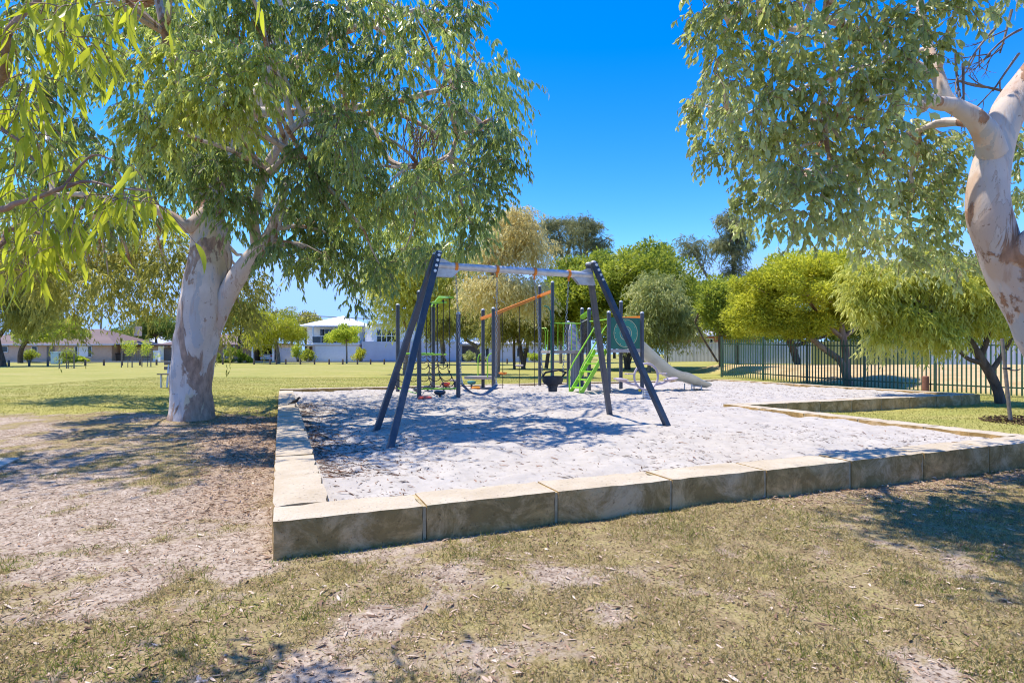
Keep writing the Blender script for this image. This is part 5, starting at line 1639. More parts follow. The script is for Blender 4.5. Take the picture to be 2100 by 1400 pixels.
# ---- the big gum at the left
D = 10.0
T1 = thing('gum_tree', 'big weeping gum tree with a thick pale patchy trunk, at the left of the sandpit', 'tree', (V(390, 872, D).x, D, gz(V(390, 872, D).x, D)))
def q(px, py, d, rpx): p = V(px, py, d); return (p.x, p.y, p.z, rpx / FPX * d)
m = MB()
limb(m, [q(389, 905, D, 60.7), q(390, 876, D, 48.8), q(390, 852, D, 42.3), q(390, 825, D, 39.6), q(393, 770, D, 38.6), q(404, 690, D, 42.3), q(418, 610, D, 41.4), q(428, 540, D + .1, 39.6), q(430, 480, D + .2, 35.0), q(428, 430, D + .3, 24.8)], 10, 40)
tr = m.build('trunk', MAT['gum'], T1, smooth=True); rough_up(tr, .10, 2.6, 1); rough_up(tr, .03, 9, 2)
L1 = [
    [q(412, 730, D, 12), q(440, 670, D, 16), q(458, 620, D, 19), q(482, 575, D - .05, 19), q(512, 535, D - .1, 18), q(545, 500, D - .15, 17), q(560, 470, D - .1, 13), q(575, 420, D, 9), q(590, 370, D + .2, 6)],
    [q(528, 515, D - .15, 12), q(522, 470, D - .3, 10), q(524, 425, D - .4, 9), q(545, 350, D - .5, 10), q(572, 300, D - .5, 9), q(600, 262, D - .5, 8), q(625, 250, D - .5, 6)],
    [q(534, 365, D - .5, 8), q(565, 345, D - .6, 7), q(590, 320, D - .7, 6), q(625, 330, D - .8, 4)],
    [q(430, 440, D + .2, 26), q(440, 380, D + .4, 22), q(470, 310, D + .7, 19), q(520, 220, D + 1, 17), q(555, 150, D + 1.1, 15), q(570, 60, D + 1.2, 12), q(575, 0, D + 1.2, 9)],
    [q(425, 440, D + .1, 18), q(385, 465, D - .1, 14), q(350, 445, D - .2, 12), q(320, 430, D - .2, 10), q(260, 420, D - .3, 8), q(180, 400, D - .4, 6), q(110, 400, D - .4, 4)],
    [q(420, 430, D + .2, 20), q(405, 370, D + .3, 17), q(400, 280, D + .2, 14), q(370, 180, D, 12), q(340, 70, D - .2, 10), q(325, 0, D - .1, 8)],
    [q(555, 170, D + 1, 11), q(620, 120, D + .7, 10), q(690, 70, D + .5, 9), q(760, 50, D + .3, 7), q(860, 20, D, 5)],
    [q(525, 230, D + .9, 10), q(610, 230, D + .4, 8), q(700, 220, D + .2, 7), q(790, 215, D, 6), q(880, 190, D - .2, 5), q(930, 180, D - .3, 3)],
    [q(600, 262, D - .5, 7), q(650, 245, D - .5, 6), q(720, 240, D - .4, 6), q(800, 230, D - .4, 5), q(880, 265, D - .4, 4), q(900, 285, D - .4, 3)],
    [q(690, 225, D + .2, 7), q(760, 260, D, 6), q(800, 330, D - .2, 6), q(860, 340, D - .4, 5), q(920, 320, D - .5, 5), q(940, 280, D - .5, 4), q(985, 265, D - .5, 3)],
]
for k, l in enumerate(L1):
    m = MB(); limb(m, l, 6, 14 if k < 6 else 9); o = m.build('limb', MAT['gum_smooth'], T1, smooth=True); rough_up(o, .025, 4, 2 + k)
vis = [
 # upper left and top
 (330, 40, 70), (420, 70, 70), (500, 40, 65), (590, 40, 70), (680, 50, 70), (760, 40, 65), (850, 60, 60), (925, 55, 58, 9.6), (960, 25, 40, 9.5), (905, 105, 36), (830, 130, 50), (250, 60, 60), (170, 50, 60), (90, 40, 60), (30, 90, 60),
 (200, 150, 60), (130, 180, 60), (290, 140, 70, 7.2, .8), (380, 130, 70, 7.0, .95), (460, 140, 66, 7.0, .85), (520, 130, 60, 7.3, .7), (620, 130, 60), (700, 150, 60), (770, 120, 55), (70, 200, 60), (30, 250, 55),
 # centre, the bright young sprays
 (310, 240, 66, 7.2, .7), (380, 220, 66, 7.0, .95), (450, 210, 66, 7.0, .9), (520, 195, 48, 7.1, 1.0), (545, 145, 36, 7.2, 1.0), (330, 310, 58, 7.4, .8), (290, 280, 44, 7.2, 1.0), (400, 300, 60, 8.9, .45), (470, 280, 55, 8.9, .55), (500, 260, 48, 7.3, .95), (440, 360, 60, 8.8, .35), (370, 370, 55, 9, .3), (490, 350, 50, 9.1, .4), (300, 370, 45, 9, .5), (455, 420, 48, 9.0, .3), (485, 465, 36, 9.2, .35), (505, 420, 35, 9.2, .3),
 # left
 (210, 240, 55), (150, 280, 60), (90, 310, 60), (40, 340, 55), (230, 330, 50), (190, 380, 45), (120, 380, 55), (60, 430, 50), (20, 420, 50), (150, 470, 45, 10.6, .3), (230, 470, 45, 10.6, .25), (280, 440, 40, 10.4),
 # right of the trunk
 (620, 190, 60), (690, 250, 50), (760, 200, 55), (810, 210, 50), (640, 330, 50), (700, 300, 55), (760, 290, 50), (680, 380, 60), (740, 370, 55), (620, 400, 60), (600, 460, 55), (660, 460, 60), (720, 450, 60), (570, 520, 50), (630, 530, 55), (690, 520, 55), (790, 420, 55), (850, 390, 52, 9.6, .5), (900, 360, 50, 9.5, .6), (790, 490, 50), (740, 530, 50), (850, 470, 50), (830, 540, 42), (900, 430, 50), (780, 570, 40), (880, 540, 38), (610, 562, 30), (690, 560, 24), (722, 590, 28), (724, 632, 20), (660, 545, 28), (930, 530, 30),
 # right-hand hanging clumps against the sky
 (930, 165, 32, 9.4, .2), (945, 195, 30, 9.4, .2), (920, 235, 40, 9.4, .15), (925, 265, 22, 9.4, .2), (1010, 280, 42, 9.5, .25), (1040, 300, 38, 9.5, .25), (1000, 340, 48, 9.5, .2), (1045, 350, 32, 9.5, .2), (1010, 400, 45, 9.6, .2), (960, 390, 40, 9.6, .5), (1000, 445, 36, 9.7, .2), (960, 470, 40, 9.8, .25), (980, 510, 32, 9.8, .2), (1035, 255, 16, 9.5, .4),
]
_rv = random.Random(3)
vis = [(q_[0], q_[1], q_[2], _rv.uniform(7.4, 9.6), *q_[4:]) if q_[0] > 600 and q_[1] < 430 else q_ for q_ in vis]
cl = px_clumps(vis, 5, 8.6, 11.6, up=14, shrink=.8)
r_ = np.random.default_rng(77)
hi = []
for k in range(4):   # the crown goes on above the picture
    th = r_.uniform(0, 2 * PI); rr = 4.6 * math.sqrt(r_.random())
    hi.append((-4.9 + rr * math.cos(th) * 1.05, 10.6 + rr * math.sin(th) * .9, r_.uniform(8.6, 10.6) - .16 * rr, 1.0, 1.0, .8, r_.uniform(.1, .7)))
hi = [h for h in hi if h[1] - .1 * h[2] > 6.4 and h[0] + .36 * h[2] < 1.6]
for k in range(17):      # nearer boughs over the ground left of the sandpit, above the picture
    yy = r_.uniform(6.6, 8.9); z_ = EYE + 725 / FPX * yy + r_.uniform(1.0, 1.7)
    hi.append((r_.uniform(-8.6, -3.2), yy, z_, .75, .65, .5, r_.uniform(.1, .7)))
back = [(r_.uniform(-8.5, -.5), r_.uniform(12.2, 15.6), r_.uniform(4.6, 8.0), .75, .75, .65, r_.uniform(.0, .5)) for _ in range(24)]
def gap(c):      # openings in the crown where the sky shows
    x_, y_ = 1050 + FPX * c[0] / c[1], HORIZON - FPX * (c[2] - EYE) / c[1]
    return any((x_ - a) ** 2 / w ** 2 + (y_ - b) ** 2 / h ** 2 < 1 for a, b, w, h in ((592, 275, 42, 60), (868, 300, 40, 60), (205, 250, 26, 26), (560, 60, 18, 40), (940, 330, 22, 30), (800, 100, 20, 26), (620, 360, 20, 20)))
cl = [c for c in cl if not gap(c)]; back = [c for c in back if not gap(c)]
P1, D1_, N1, t1, paths = weeping(r_, cl, 58, .27, 13, droop=.7, spread=.46, down=.85, shell=.6)
leaf_n = len(P1)
P2, D2_, N2, t2, p2 = weeping(r_, hi + back, 62, .8, 12, droop=.7, spread=.34, down=1.0)
P = np.concatenate([P1, P2]); Dd = np.concatenate([D1_, D2_]); N = np.concatenate([N1, N2]); tn = np.concatenate([t1, t2])
Ls = r_.uniform(.085, .15, len(P)); Ls[leaf_n:] *= 1.5
leaf_mesh('crown', P, Dd, N, Ls, Ls * r_.uniform(.22, .32, len(P)), tn, T_DIAMOND, MAT['l_gum'], T1)
twig_mesh('twig_sprays', paths[::2], .007, .002, MAT['twig'], T1)
src = [p for l in L1 for p in l[2:]]
m = MB(); branches_to(m, src, [c for i, c in enumerate(cl) if i % 2 == 0] + hi[::2] + back[::2], .05, .008, 6, 3)
m.build('branch_wood', MAT['gum_smooth'], T1, smooth=True)
hang = []
for (px, py, d, n) in ((665, 245, 9.4, 16), (700, 250, 9.4, 14), (640, 255, 9.4, 8), (860, 270, 9.4, 12), (890, 275, 9.4, 12), (830, 250, 9.5, 8), (985, 265, 9.4, 8), (480, 70, 9, 14), (545, 60, 9, 10), (610, 340, 9.2, 8)):
    for _ in range(n):
        p = V(px + r_.normal(0, 14), py + r_.normal(0, 6), d + r_.normal(0, .1)); L = r_.uniform(.35, 1.15)
        k = np.linspace(0, 1, 7); w = np.cumsum(r_.normal(0, .035, (7, 2)), 0)
        hang.append(np.stack([p.x + w[:, 0] + r_.normal(0, .2) * k, p.y + w[:, 1], p.z + .05 - L * k], -1))
twig_mesh('twig_sprays', np.array(hang), .011, .003, MAT['twig'], T1)
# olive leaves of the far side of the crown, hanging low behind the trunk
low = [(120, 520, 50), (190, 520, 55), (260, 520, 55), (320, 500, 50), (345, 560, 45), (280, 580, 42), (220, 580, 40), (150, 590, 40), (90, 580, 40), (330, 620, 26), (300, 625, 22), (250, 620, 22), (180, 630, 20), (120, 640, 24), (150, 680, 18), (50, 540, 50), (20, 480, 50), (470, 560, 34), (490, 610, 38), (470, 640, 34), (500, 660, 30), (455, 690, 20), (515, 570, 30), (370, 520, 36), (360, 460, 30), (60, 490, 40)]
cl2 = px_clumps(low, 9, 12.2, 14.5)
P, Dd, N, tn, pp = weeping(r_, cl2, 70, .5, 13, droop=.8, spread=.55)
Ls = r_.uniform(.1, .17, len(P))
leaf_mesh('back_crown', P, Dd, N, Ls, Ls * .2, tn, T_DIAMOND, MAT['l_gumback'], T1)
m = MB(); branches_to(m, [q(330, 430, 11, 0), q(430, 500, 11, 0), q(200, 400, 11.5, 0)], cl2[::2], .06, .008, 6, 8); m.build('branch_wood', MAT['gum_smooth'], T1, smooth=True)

# ---- the gum at the right edge
D = 5.3
T2 = thing('gum_tree', 'smooth pink-barked gum tree leaning in at the right edge, with broad grey-green leaves', 'tree', (5.75, 5.25, gz(5.75, 5.25)))
m = MB()
limb(m, [(5.78, 5.25, -.2, .33), (5.72, 5.25, .25, .27), (5.55, 5.27, .8, .25), (5.3, 5.3, 1.15, .235), (5.05, 5.3, 1.42, .21), q(2105, 640, D, 34.4), q(2070, 570, D, 36.0), q(2048, 505, D, 37.6), q(2028, 440, D, 37.6), q(2026, 385, D, 35.2), q(2036, 325, D, 32.0), q(2052, 265, D, 31.2), q(2085, 200, D, 29.6), q(2130, 140, D, 28.0), q(2180, 60, D, 24.0), q(2210, -60, D + .2, 20.8), q(2200, -220, D + .4, 16.0)], 9, 32)
tr = m.build('trunk', MAT['gum_smooth'], T2, smooth=True); rough_up(tr, .03, 3, 30)
L2 = [
    [q(2060, 540, D, 34), q(2090, 520, D - .1, 32), q(2130, 490, D - .2, 30), q(2200, 430, D - .3, 26), q(2280, 340, D - .3, 20)],
    [q(2036, 315, D - .05, 26), q(2020, 270, D - .15, 22), q(1995, 240, D - .2, 19), q(1965, 222, D - .2, 16), q(1940, 205, D - .2, 14), q(1925, 160, D - .15, 12), q(1905, 100, D, 10), q(1890, 30, D + .1, 8), q(1880, -60, D + .2, 6)],
    [q(1955, 215, D - .2, 14), q(1925, 212, D - .3, 13), q(1905, 205, D - .35, 14), q(1890, 222, D - .4, 11)],
    [q(1925, 160, D - .15, 9), q(1840, 110, D - .1, 8), q(1750, 60, D, 8), q(1690, 40, D + .1, 8), q(1640, 60, D + .2, 6), q(1560, 50, D + .3, 4), q(1500, 60, D + .4, 3)],
    [q(1690, 40, D + .1, 6), q(1700, 110, D, 5), q(1706, 170, D - .05, 4), q(1700, 250, D - .1, 3)],
    [q(1905, 100, D, 6), q(1790, 130, D + .3, 5), q(1700, 160, D + .4, 5), q(1600, 200, D + .5, 4), q(1500, 250, D + .6, 3)],
    [q(2010, 255, D - .1, 9), q(1935, 250, D + .3, 8), q(1880, 270, D + .5, 6), q(1800, 300, D + .8, 5), q(1700, 340, D + 1, 4)],
]
for k, l in enumerate(L2):
    m = MB(); limb(m, l, 6, 16 if k < 3 else 9); o = m.build('limb', MAT['gum_smooth'], T2, smooth=True); rough_up(o, .012, 6, 50 + k)
# bare twigs against the sky beside the trunk
r_ = np.random.default_rng(14)
m = MB()
def bare(p, d, L, r0, depth, rg):
    q1 = p + d * L; mid = p.lerp(q1, .5) + Vector((rg.uniform(-1, 1), rg.uniform(-1, 1), rg.uniform(-1, 1))) * L * .12
    m.tube(bez(p, mid, q1, 5), [r0 + (r0 * .55 - r0) * i / 5 for i in range(6)], 5)
    if depth:
        for _ in range(rg.choice((2, 2, 3))):
            s = rg.uniform(.45, 1)
            nd = (d + Vector((rg.uniform(-1, 1), rg.uniform(-1, 1), rg.uniform(-.8, .8))) * .85).normalized()
            bare(p.lerp(q1, s), nd, L * rg.uniform(.5, .75), r0 * .55, depth - 1, rg)
rg = random.Random(6)
for px, py, dx, dz in ((2075, 20, -.2, -1), (2095, 60, -.6, -.5), (2090, 110, -.5, -.8), (2070, 190, -.8, .25), (2040, 60, -.5, -.7), (1960, 110, .2, -1), (1975, 130, .1, -1)):
    bare(V(px, py, D + .25), Vector((dx, .1, dz)).normalized(), .42, .014, 3, rg)
m.build('twig_sprays', MAT['bark_grey'], T2, smooth=True)
vis2 = [
 (1445, 25, 48), (1500, 40, 55), (1560, 30, 55), (1440, 80, 40), (1480, 110, 50), (1540, 100, 50), (1610, 40, 50), (1660, 90, 50), (1600, 120, 50), (1520, 170, 50), (1470, 160, 40), (1450, 230, 42, 6.2), (1432, 250, 30, 6.4, .9), (1490, 240, 45), (1455, 300, 42, 6.2), (1500, 320, 45, 6.0), (1470, 345, 30, 6.3), (1550, 240, 55), (1610, 200, 58, 4.6), (1650, 160, 50, 4.5), (1680, 230, 55, 4.6), (1740, 170, 45), (1740, 40, 50), (1800, 60, 55, 4.6), (1860, 50, 55, 4.6), (1920, 30, 50, 4.7), (1980, 20, 45, 4.7), (1830, 130, 55, 4.5), (1780, 180, 50, 4.5), (1880, 130, 50, 4.6), (1860, 190, 45, 4.6), (1800, 210, 45, 4.7), (1830, 240, 35), (1750, 110, 50),
 (1560, 310, 55), (1620, 290, 55), (1680, 300, 55), (1740, 260, 50), (1790, 290, 50), (1850, 280, 45, 5.9), (1900, 300, 45, 5.9), (1560, 380, 50, 6.2), (1620, 360, 55), (1680, 370, 55), (1740, 350, 55), (1800, 350, 50), (1860, 340, 50, 6), (1910, 360, 50, 6.2), (1950, 320, 40, 6.2), (1540, 440, 38, 6.4), (1590, 430, 45, 6.3), (1650, 430, 50), (1710, 430, 50), (1770, 420, 50), (1830, 410, 50, 6.2), (1890, 420, 50, 6.3), (1940, 400, 45, 6.4), (1600, 480, 34, 6.4), (1660, 480, 40), (1730, 490, 42, 5.6), (1790, 480, 45, 5.8), (1850, 490, 45, 6.2), (1910, 480, 45, 6.4), (1790, 520, 30, 5.6), (1850, 550, 38, 6.4), (1910, 540, 42, 6.6), (1950, 470, 40, 6.6), (1960, 560, 36, 6.8), (1545, 480, 26, 6.6), (1500, 200, 36, 6.4, .85), (1590, 400, 30, 6.8, .9),
 (2080, 300, 40, 6.6), (2095, 350, 45, 6.6), (2090, 420, 40, 6.8), (2070, 15, 35, 6.2),
]
cl = px_clumps(vis2, 15, 4.2, 5.4, up=18, shrink=.82)
hi = []
while len(hi) < 26:      # the part of the crown above the picture, shading the ground at the right
    gx, gy, z = r_.uniform(2.8, 5.8), r_.uniform(2.8, 4.9), r_.uniform(4.4, 6.2)
    if gx < 2.6 + max(0, .5 * (gy - 4.2)) or r_.random() > .5 + .5 * math.sin(gy * 5 + gx * 2): continue
    p = (gx - .36 * z, gy + .1 * z, z)
    if (EYE - z) / p[1] * FPX + HORIZON < -150: hi.append((*p, .36, .32, .3, r_.uniform(.1, .7)))
P1, D1_, N1, t1, paths = weeping(r_, cl, 32, .17, 8, droop=.6, spread=.6, down=.7)
P2, D2_, N2, t2, p2 = weeping(r_, hi, 40, .4, 9, droop=.6)
P = np.concatenate([P1, P2]); Dd = np.concatenate([D1_, D2_]); N = np.concatenate([N1, N2]); tn = np.concatenate([t1, t2])
Ls = r_.uniform(.045, .095, len(P))
leaf_mesh('crown', P, Dd, N, Ls, Ls * r_.uniform(.36, .52, len(P)), tn, T_OVAL, MAT['l_round'], T2)
twig_mesh('twig_sprays', paths, .004, .0014, MAT['twig'], T2)
m = MB(); branches_to(m, [p for l in L2[1:] for p in l[2:]], cl[::2] + hi[::2], .03, .005, 6, 4); m.build('branch_wood', MAT['gum_smooth'], T2, smooth=True)

# ---- overhanging branch of the tree at the viewer's left shoulder
T0 = thing('gum_tree', 'gum tree at the near left with bright sickle leaves, overhanging the top left corner', 'tree', (-3.4, 1.2, gz(-3.4, 1.2)))
m = MB(); limb(m, [(-2.95, 1.5, 3.4, .05), (-2.6, 2.0, 3.5, .035), (-2.0, 2.5, 3.5, .02)], 5, 7); limb(m, [(-3.4, 1.15, -.2, .22), (-3.4, 1.2, .3, .17), (-3.3, 1.25, 1.4, .15), (-3.15, 1.4, 2.6, .12), (-3.0, 1.5, 3.6, .1), (-2.9, 1.5, 4.6, .07)], 6, 20)
tr = m.build('trunk', MAT['gum'], T0, smooth=True); rough_up(tr, .03, 3, 60)
L0 = [
    [(-3.2, 1.35, 2.3, .05), (-2.6, 1.6, 2.35, .035), q(-60, 180, 2.0, 12), q(20, 60, 1.9, 7), q(90, -10, 1.9, 4), q(150, -60, 1.9, 3)],
    [(-3.25, 1.3, 1.9, .05), (-2.6, 1.6, 1.95, .03), q(-80, 420, 1.9, 9), q(40, 415, 1.85, 5), q(130, 385, 1.8, 4), q(180, 372, 1.8, 3), q(240, 385, 1.75, 2.4), q(310, 392, 1.75, 1.6)],
    [(-3.2, 1.35, 2.6, .05), (-2.4, 1.6, 2.75, .03), q(-40, -40, 1.85, 8), q(120, -60, 1.8, 5), q(260, -50, 1.8, 3)],
    [(-2.6, 1.6, 1.95, .02), q(-70, 500, 2.0, 6), q(20, 470, 2.1, 4), q(90, 480, 2.1, 3)],
    [q(130, 385, 1.8, 3), q(165, 340, 1.8, 2.4), q(195, 318, 1.8, 2), q(235, 330, 1.8, 1.4)],
    [q(-60, 180, 2.0, 6), q(0, 260, 2.0, 4), q(40, 290, 2.0, 3), q(70, 330, 2.0, 2)],
]
m = MB()
for l in L0: limb(m, l, 6, 8)
m.build('limb', MAT['twig'], T0, smooth=True)
r_ = np.random.default_rng(31)
rows = [(20, 40, 45, 1.9), (70, 60, 45, 1.9), (30, 120, 45, 1.95), (60, 160, 40, 1.9), (10, 190, 40, 2.0), (40, 230, 40, 2.0), (60, 280, 40, 2.0), (20, 300, 40, 2.0), (30, 360, 40, 2.0), (140, 10, 40, 1.8), (170, 30, 36, 1.8), (200, 90, 18, 1.85), (110, 70, 40, 1.9), (285, 8, 22, 1.75), (10, 430, 34, 2.0), (40, 400, 30, 2.0),
        (130, 400, 30, 1.85), (170, 400, 34, 1.8), (210, 400, 34, 1.8), (240, 400, 34, 1.75), (270, 410, 30, 1.75), (300, 410, 24, 1.75), (315, 400, 14, 1.75), (230, 350, 18, 1.8), (150, 350, 20, 1.8), (100, 440, 34, 2.0), (60, 460, 38, 2.1), (30, 500, 40, 2.2), (80, 510, 36, 2.2), (130, 500, 30, 2.2), (170, 480, 24, 2.1), (20, 545, 30, 2.3), (70, 550, 28, 2.3), (130, 440, 26, 2.0)]
cl = px_clumps(rows, 33, 1.8, 2.1)
P, Dd, N, tn, pp = weeping(r_, cl, 6, .12, 3, droop=.4, spread=.32, down=1.1, shell=.6)
Ls = r_.uniform(.06, .13, len(P))
N = unit(np.cross(Dd, unit(N + np.array([0, .4, 0]))))
leaf_mesh('crown', P, Dd, N, Ls, Ls * r_.uniform(.12, .18, len(P)), tn, T_SICKLE, MAT['l_long'], T0)
twig_mesh('twig_sprays', pp, .0022, .0009, MAT['twig'], T0)
hi = [(r_.uniform(-3.6, -2.2), r_.uniform(.4, 2.0), r_.uniform(3.8, 5.2), .5, .5, .4, r_.random()) for _ in range(10)] + [(-2.05, 2.38, 3.35, .3, .16, .22, .5), (-1.75, 2.42, 3.3, .22, .14, .2, .5), (-2.4, 2.4, 3.4, .25, .16, .2, .5), (-2.7, 2.35, 3.4, .22, .16, .2, .4), (-1.45, 2.35, 3.35, .16, .12, .18, .4), (-2.2, 2.5, 3.5, .25, .14, .2, .4)]
P, Dd, N, tn, pp = weeping(r_, hi, 34, .4, 9)
leaf_mesh('upper_crown', P, Dd, N, .13, .024, tn, T_SICKLE, MAT['l_long'], T0)

# ---- trees further off
def tree(name, label, px_base, d, trunk_rows, crown_rows, leaf, bark, kind='weep', per=60, nl=12, L=.14, W=.03, tl=.8, sub=0, rs=.6, seed=1, group=None, sidesr=10, zb=None, blen=.06, tone=(0, 1), droop=.7):
    x = XD(px_base, d); z0 = gz(x, d) if zb is None else zb
    t = thing(name, label, 'tree', (x, d, z0), group)
    r_ = np.random.default_rng(seed)
    m = MB(); ends = []
    for row in trunk_rows:
        pts = []
        for (px, py, rpx, *dd) in row:
            p = V(px, py, d + (dd[0] if dd else 0)); pts.append((p.x, p.y, p.z, rpx / FPX * d))
        limb(m, pts, 5, sidesr); ends += [p for p in pts[len(pts) // 2:]]
    if crown_rows is not None:
        cl = []
        for (px, py, rx, ry, n, *rest) in crown_rows:
            p = V(px, py, d + (rest[0] if rest else 0))
            R_ = np.array([rx, (rx + ry) / 2, ry]) / FPX * d
            cl += crown_clumps(r_, (p.x, p.y, p.z), R_, n, rs, tone=tone)
    branches_to(m, ends, cl[::2], blen, .01, 5, seed, .15)
    m.build('trunk', MAT[bark], t, smooth=True)
    if kind == 'weep':
        P, D_, N, tn, pp = weeping(r_, cl, per, tl, nl, droop=droop)
    else:
        P, D_, N, tn = rounded(r_, cl, per)
    Ls = L * r_.uniform(.7, 1.3, len(P))
    leaf_mesh('crown', P, D_, N, Ls, W * r_.uniform(.8, 1.2, len(P)), tn, T_DIAMOND, MAT[leaf], t)
    return t

# bright yellow-green domed tree by the green fence
tree('domed_tree', 'bright yellow-green domed tree with forked leaning trunks in front of the green fence', 1735, 22.0,
     [[(1742, 800, 11), (1738, 780, 9), (1732, 755, 8), (1718, 735, 6.5), (1690, 715, 6), (1660, 690, 5), (1620, 655, 3)], [(1735, 760, 7), (1734, 720, 7), (1728, 685, 6), (1722, 650, 4), (1700, 600, 2)], [(1730, 690, 5), (1755, 672, 4), (1775, 650, 3)], [(1724, 690, 5), (1700, 668, 4), (1660, 620, 3)]],
     [(1640, 600, 135, 80, 90), (1570, 620, 75, 58, 34), (1690, 560, 70, 45, 30), (1590, 660, 70, 34, 20), (1740, 620, 40, 50, 12), (1600, 672, 90, 22, 16), (1700, 662, 50, 24, 10)], 'l_yellow', 'bark_red', 'round', per=430, L=.12, W=.055, rs=.42, seed=3)
# drooping pale tree at the far right
T = tree('weeping_tree', 'drooping yellow-green tree with long leaves and a dark crooked trunk near the right edge', 2048, 14.5,
     [[(2052, 826, 10), (2046, 800, 9), (2030, 765, 9), (2005, 725, 8), (1985, 690, 6), (1960, 640, 4)], [(2020, 745, 6), (1985, 735, 4), (1955, 705, 3), (1935, 675, 2)], [(2010, 735, 6), (2025, 690, 5), (2020, 640, 4), (1990, 590, 3)], [(2030, 765, 6), (2060, 720, 4), (2090, 660, 3)]],
     [(1800, 580, 55, 45, 20), (1880, 575, 75, 55, 30), (1960, 585, 65, 55, 26), (1850, 640, 50, 30, 14), (2040, 590, 55, 60, 18), (1770, 620, 26, 30, 8), (1920, 660, 40, 22, 9), (2080, 660, 26, 36, 6), (1990, 640, 40, 24, 8), (1820, 690, 20, 20, 4), (1930, 690, 60, 16, 8), (2020, 640, 40, 60, 10)], 'l_willow', 'bark', 'weep', per=40, nl=9, L=.16, W=.034, tl=.34, rs=.28, seed=4, tone=(.2, 1))
# big rounded dark tree with the twin trunks
tree('rounded_tree', 'large rounded mid-green tree spreading behind the slide tower', 1285, 39.0,
     [[(1288, 770, 7), (1284, 735, 6), (1268, 700, 5), (1230, 660, 4)], [(1286, 750, 6), (1300, 705, 5), (1330, 660, 4)], [(1190, 760, 4), (1196, 710, 4), (1215, 650, 3)], [(1120, 755, 4), (1130, 700, 4), (1160, 640, 3)]],
     [(1270, 610, 150, 98, 130), (1190, 620, 80, 80, 36), (1370, 620, 85, 62, 44), (1310, 555, 70, 45, 26), (1160, 660, 50, 50, 16), (1430, 620, 50, 50, 22)], 'l_green', 'bark', 'round', per=360, L=.24, W=.10, rs=.85, seed=6)
tree('weeping_tree', 'silvery green drooping tree standing just right of the slide tower', 1335, 33.0,
     [[(1330, 772, 4), (1332, 735, 4), (1328, 705, 3.5), (1315, 670, 3)], [(1332, 720, 3), (1348, 690, 3), (1360, 650, 2)], [(1368, 760, 1.2), (1369, 720, 1.2), (1368, 680, 1)]],
     [(1350, 622, 42, 48, 28), (1322, 690, 38, 34, 14), (1388, 682, 40, 40, 16), (1362, 585, 28, 24, 8), (1308, 650, 22, 30, 6)], 'l_silver', 'bark_grey', 'weep', per=46, nl=10, L=.2, W=.05, tl=.7, rs=.5, seed=7)
tree('broadleaf_tree', 'mid-green tree with a dark trunk at the far end of the green fence', 1478, 29.0,
     [[(1479, 752, 5), (1478, 720, 4.5), (1477, 690, 4), (1482, 650, 3)], [(1472, 742, 2), (1455, 715, 2), (1440, 690, 1.5), (1425, 660, 1)]],
     [(1490, 640, 40, 52, 30), (1465, 615, 30, 34, 14), (1510, 680, 32, 24, 12)], 'l_green', 'bark', 'round', per=220, L=.18, W=.08, rs=.5, seed=8)
tree('dark_tree', 'dark green low tree behind the green pickets below the yellow dome', 1620, 34.0,
     [[(1640, 762, 7), (1634, 740, 7), (1625, 712, 7), (1615, 690, 6), (1600, 670, 4)]],
     [(1600, 672, 75, 32, 36), (1700, 660, 60, 40, 26), (1780, 680, 50, 30, 18)], 'l_dark', 'bark', 'round', per=200, L=.2, W=.09, rs=.6, seed=9)
tree('dark_tree', 'dark green tree behind the yellow-green fence at the right', 1850, 46.0,
     [[(1850, 745, 4), (1850, 700, 4), (1840, 650, 3)]],
     [(1850, 640, 110, 60, 50), (1960, 610, 110, 90, 50), (2070, 620, 80, 80, 30)], 'l_dark', 'bark', 'round', per=190, L=.28, W=.12, rs=1.1, seed=10)
tree('domed_tree', 'yellow-green tree top showing between the rounded tree and the yellow dome', 1515, 44, [[(1512, 750, 4), (1512, 700, 4), (1510, 640, 3)]], [(1505, 610, 48, 44, 34), (1540, 650, 50, 50, 20)], 'l_yellow', 'bark', 'round', per=240, L=.26, W=.11, rs=.7, seed=41)
# she-oaks on the skyline
def sheoak(label, d, rows, crown, seed, per=70):
    return tree('sheoak_tree', label, rows[0][0][0], d, rows, crown, 'l_needle', 'bark_grey', 'weep', per=int(per*.5), nl=6, L=.42, W=.05, tl=.7, rs=.36, seed=seed, group='she-oaks on the skyline', droop=.15)
sheoak('tall she-oak on the skyline, its top just right of the golden gum', 62, [[(1150, 745, 3.5), (1150, 640, 3.5), (1152, 540, 3), (1148, 490, 2), (1140, 455, 1)], [(1151, 560, 2), (1130, 510, 1.5), (1120, 470, 1)], [(1152, 550, 2), (1170, 500, 1.4), (1176, 470, 1)]],
       [(1145, 500, 42, 52, 30), (1125, 465, 18, 14, 7), (1168, 462, 16, 14, 6), (1150, 560, 45, 30, 16)], 12)
sheoak('tallest she-oak on the skyline, above the swing frame\'s right apex', 60, [[(1205, 745, 3.5), (1206, 640, 3.5), (1204, 540, 3), (1202, 490, 2), (1198, 445, 1)], [(1204, 560, 2), (1190, 510, 1.5), (1186, 470, 1)], [(1205, 540, 2), (1228, 500, 1.4), (1245, 490, 1)]],
       [(1205, 500, 36, 46, 26), (1195, 455, 14, 16, 6), (1238, 500, 14, 12, 5), (1218, 470, 16, 14, 6), (1215, 560, 40, 26, 14)], 13)
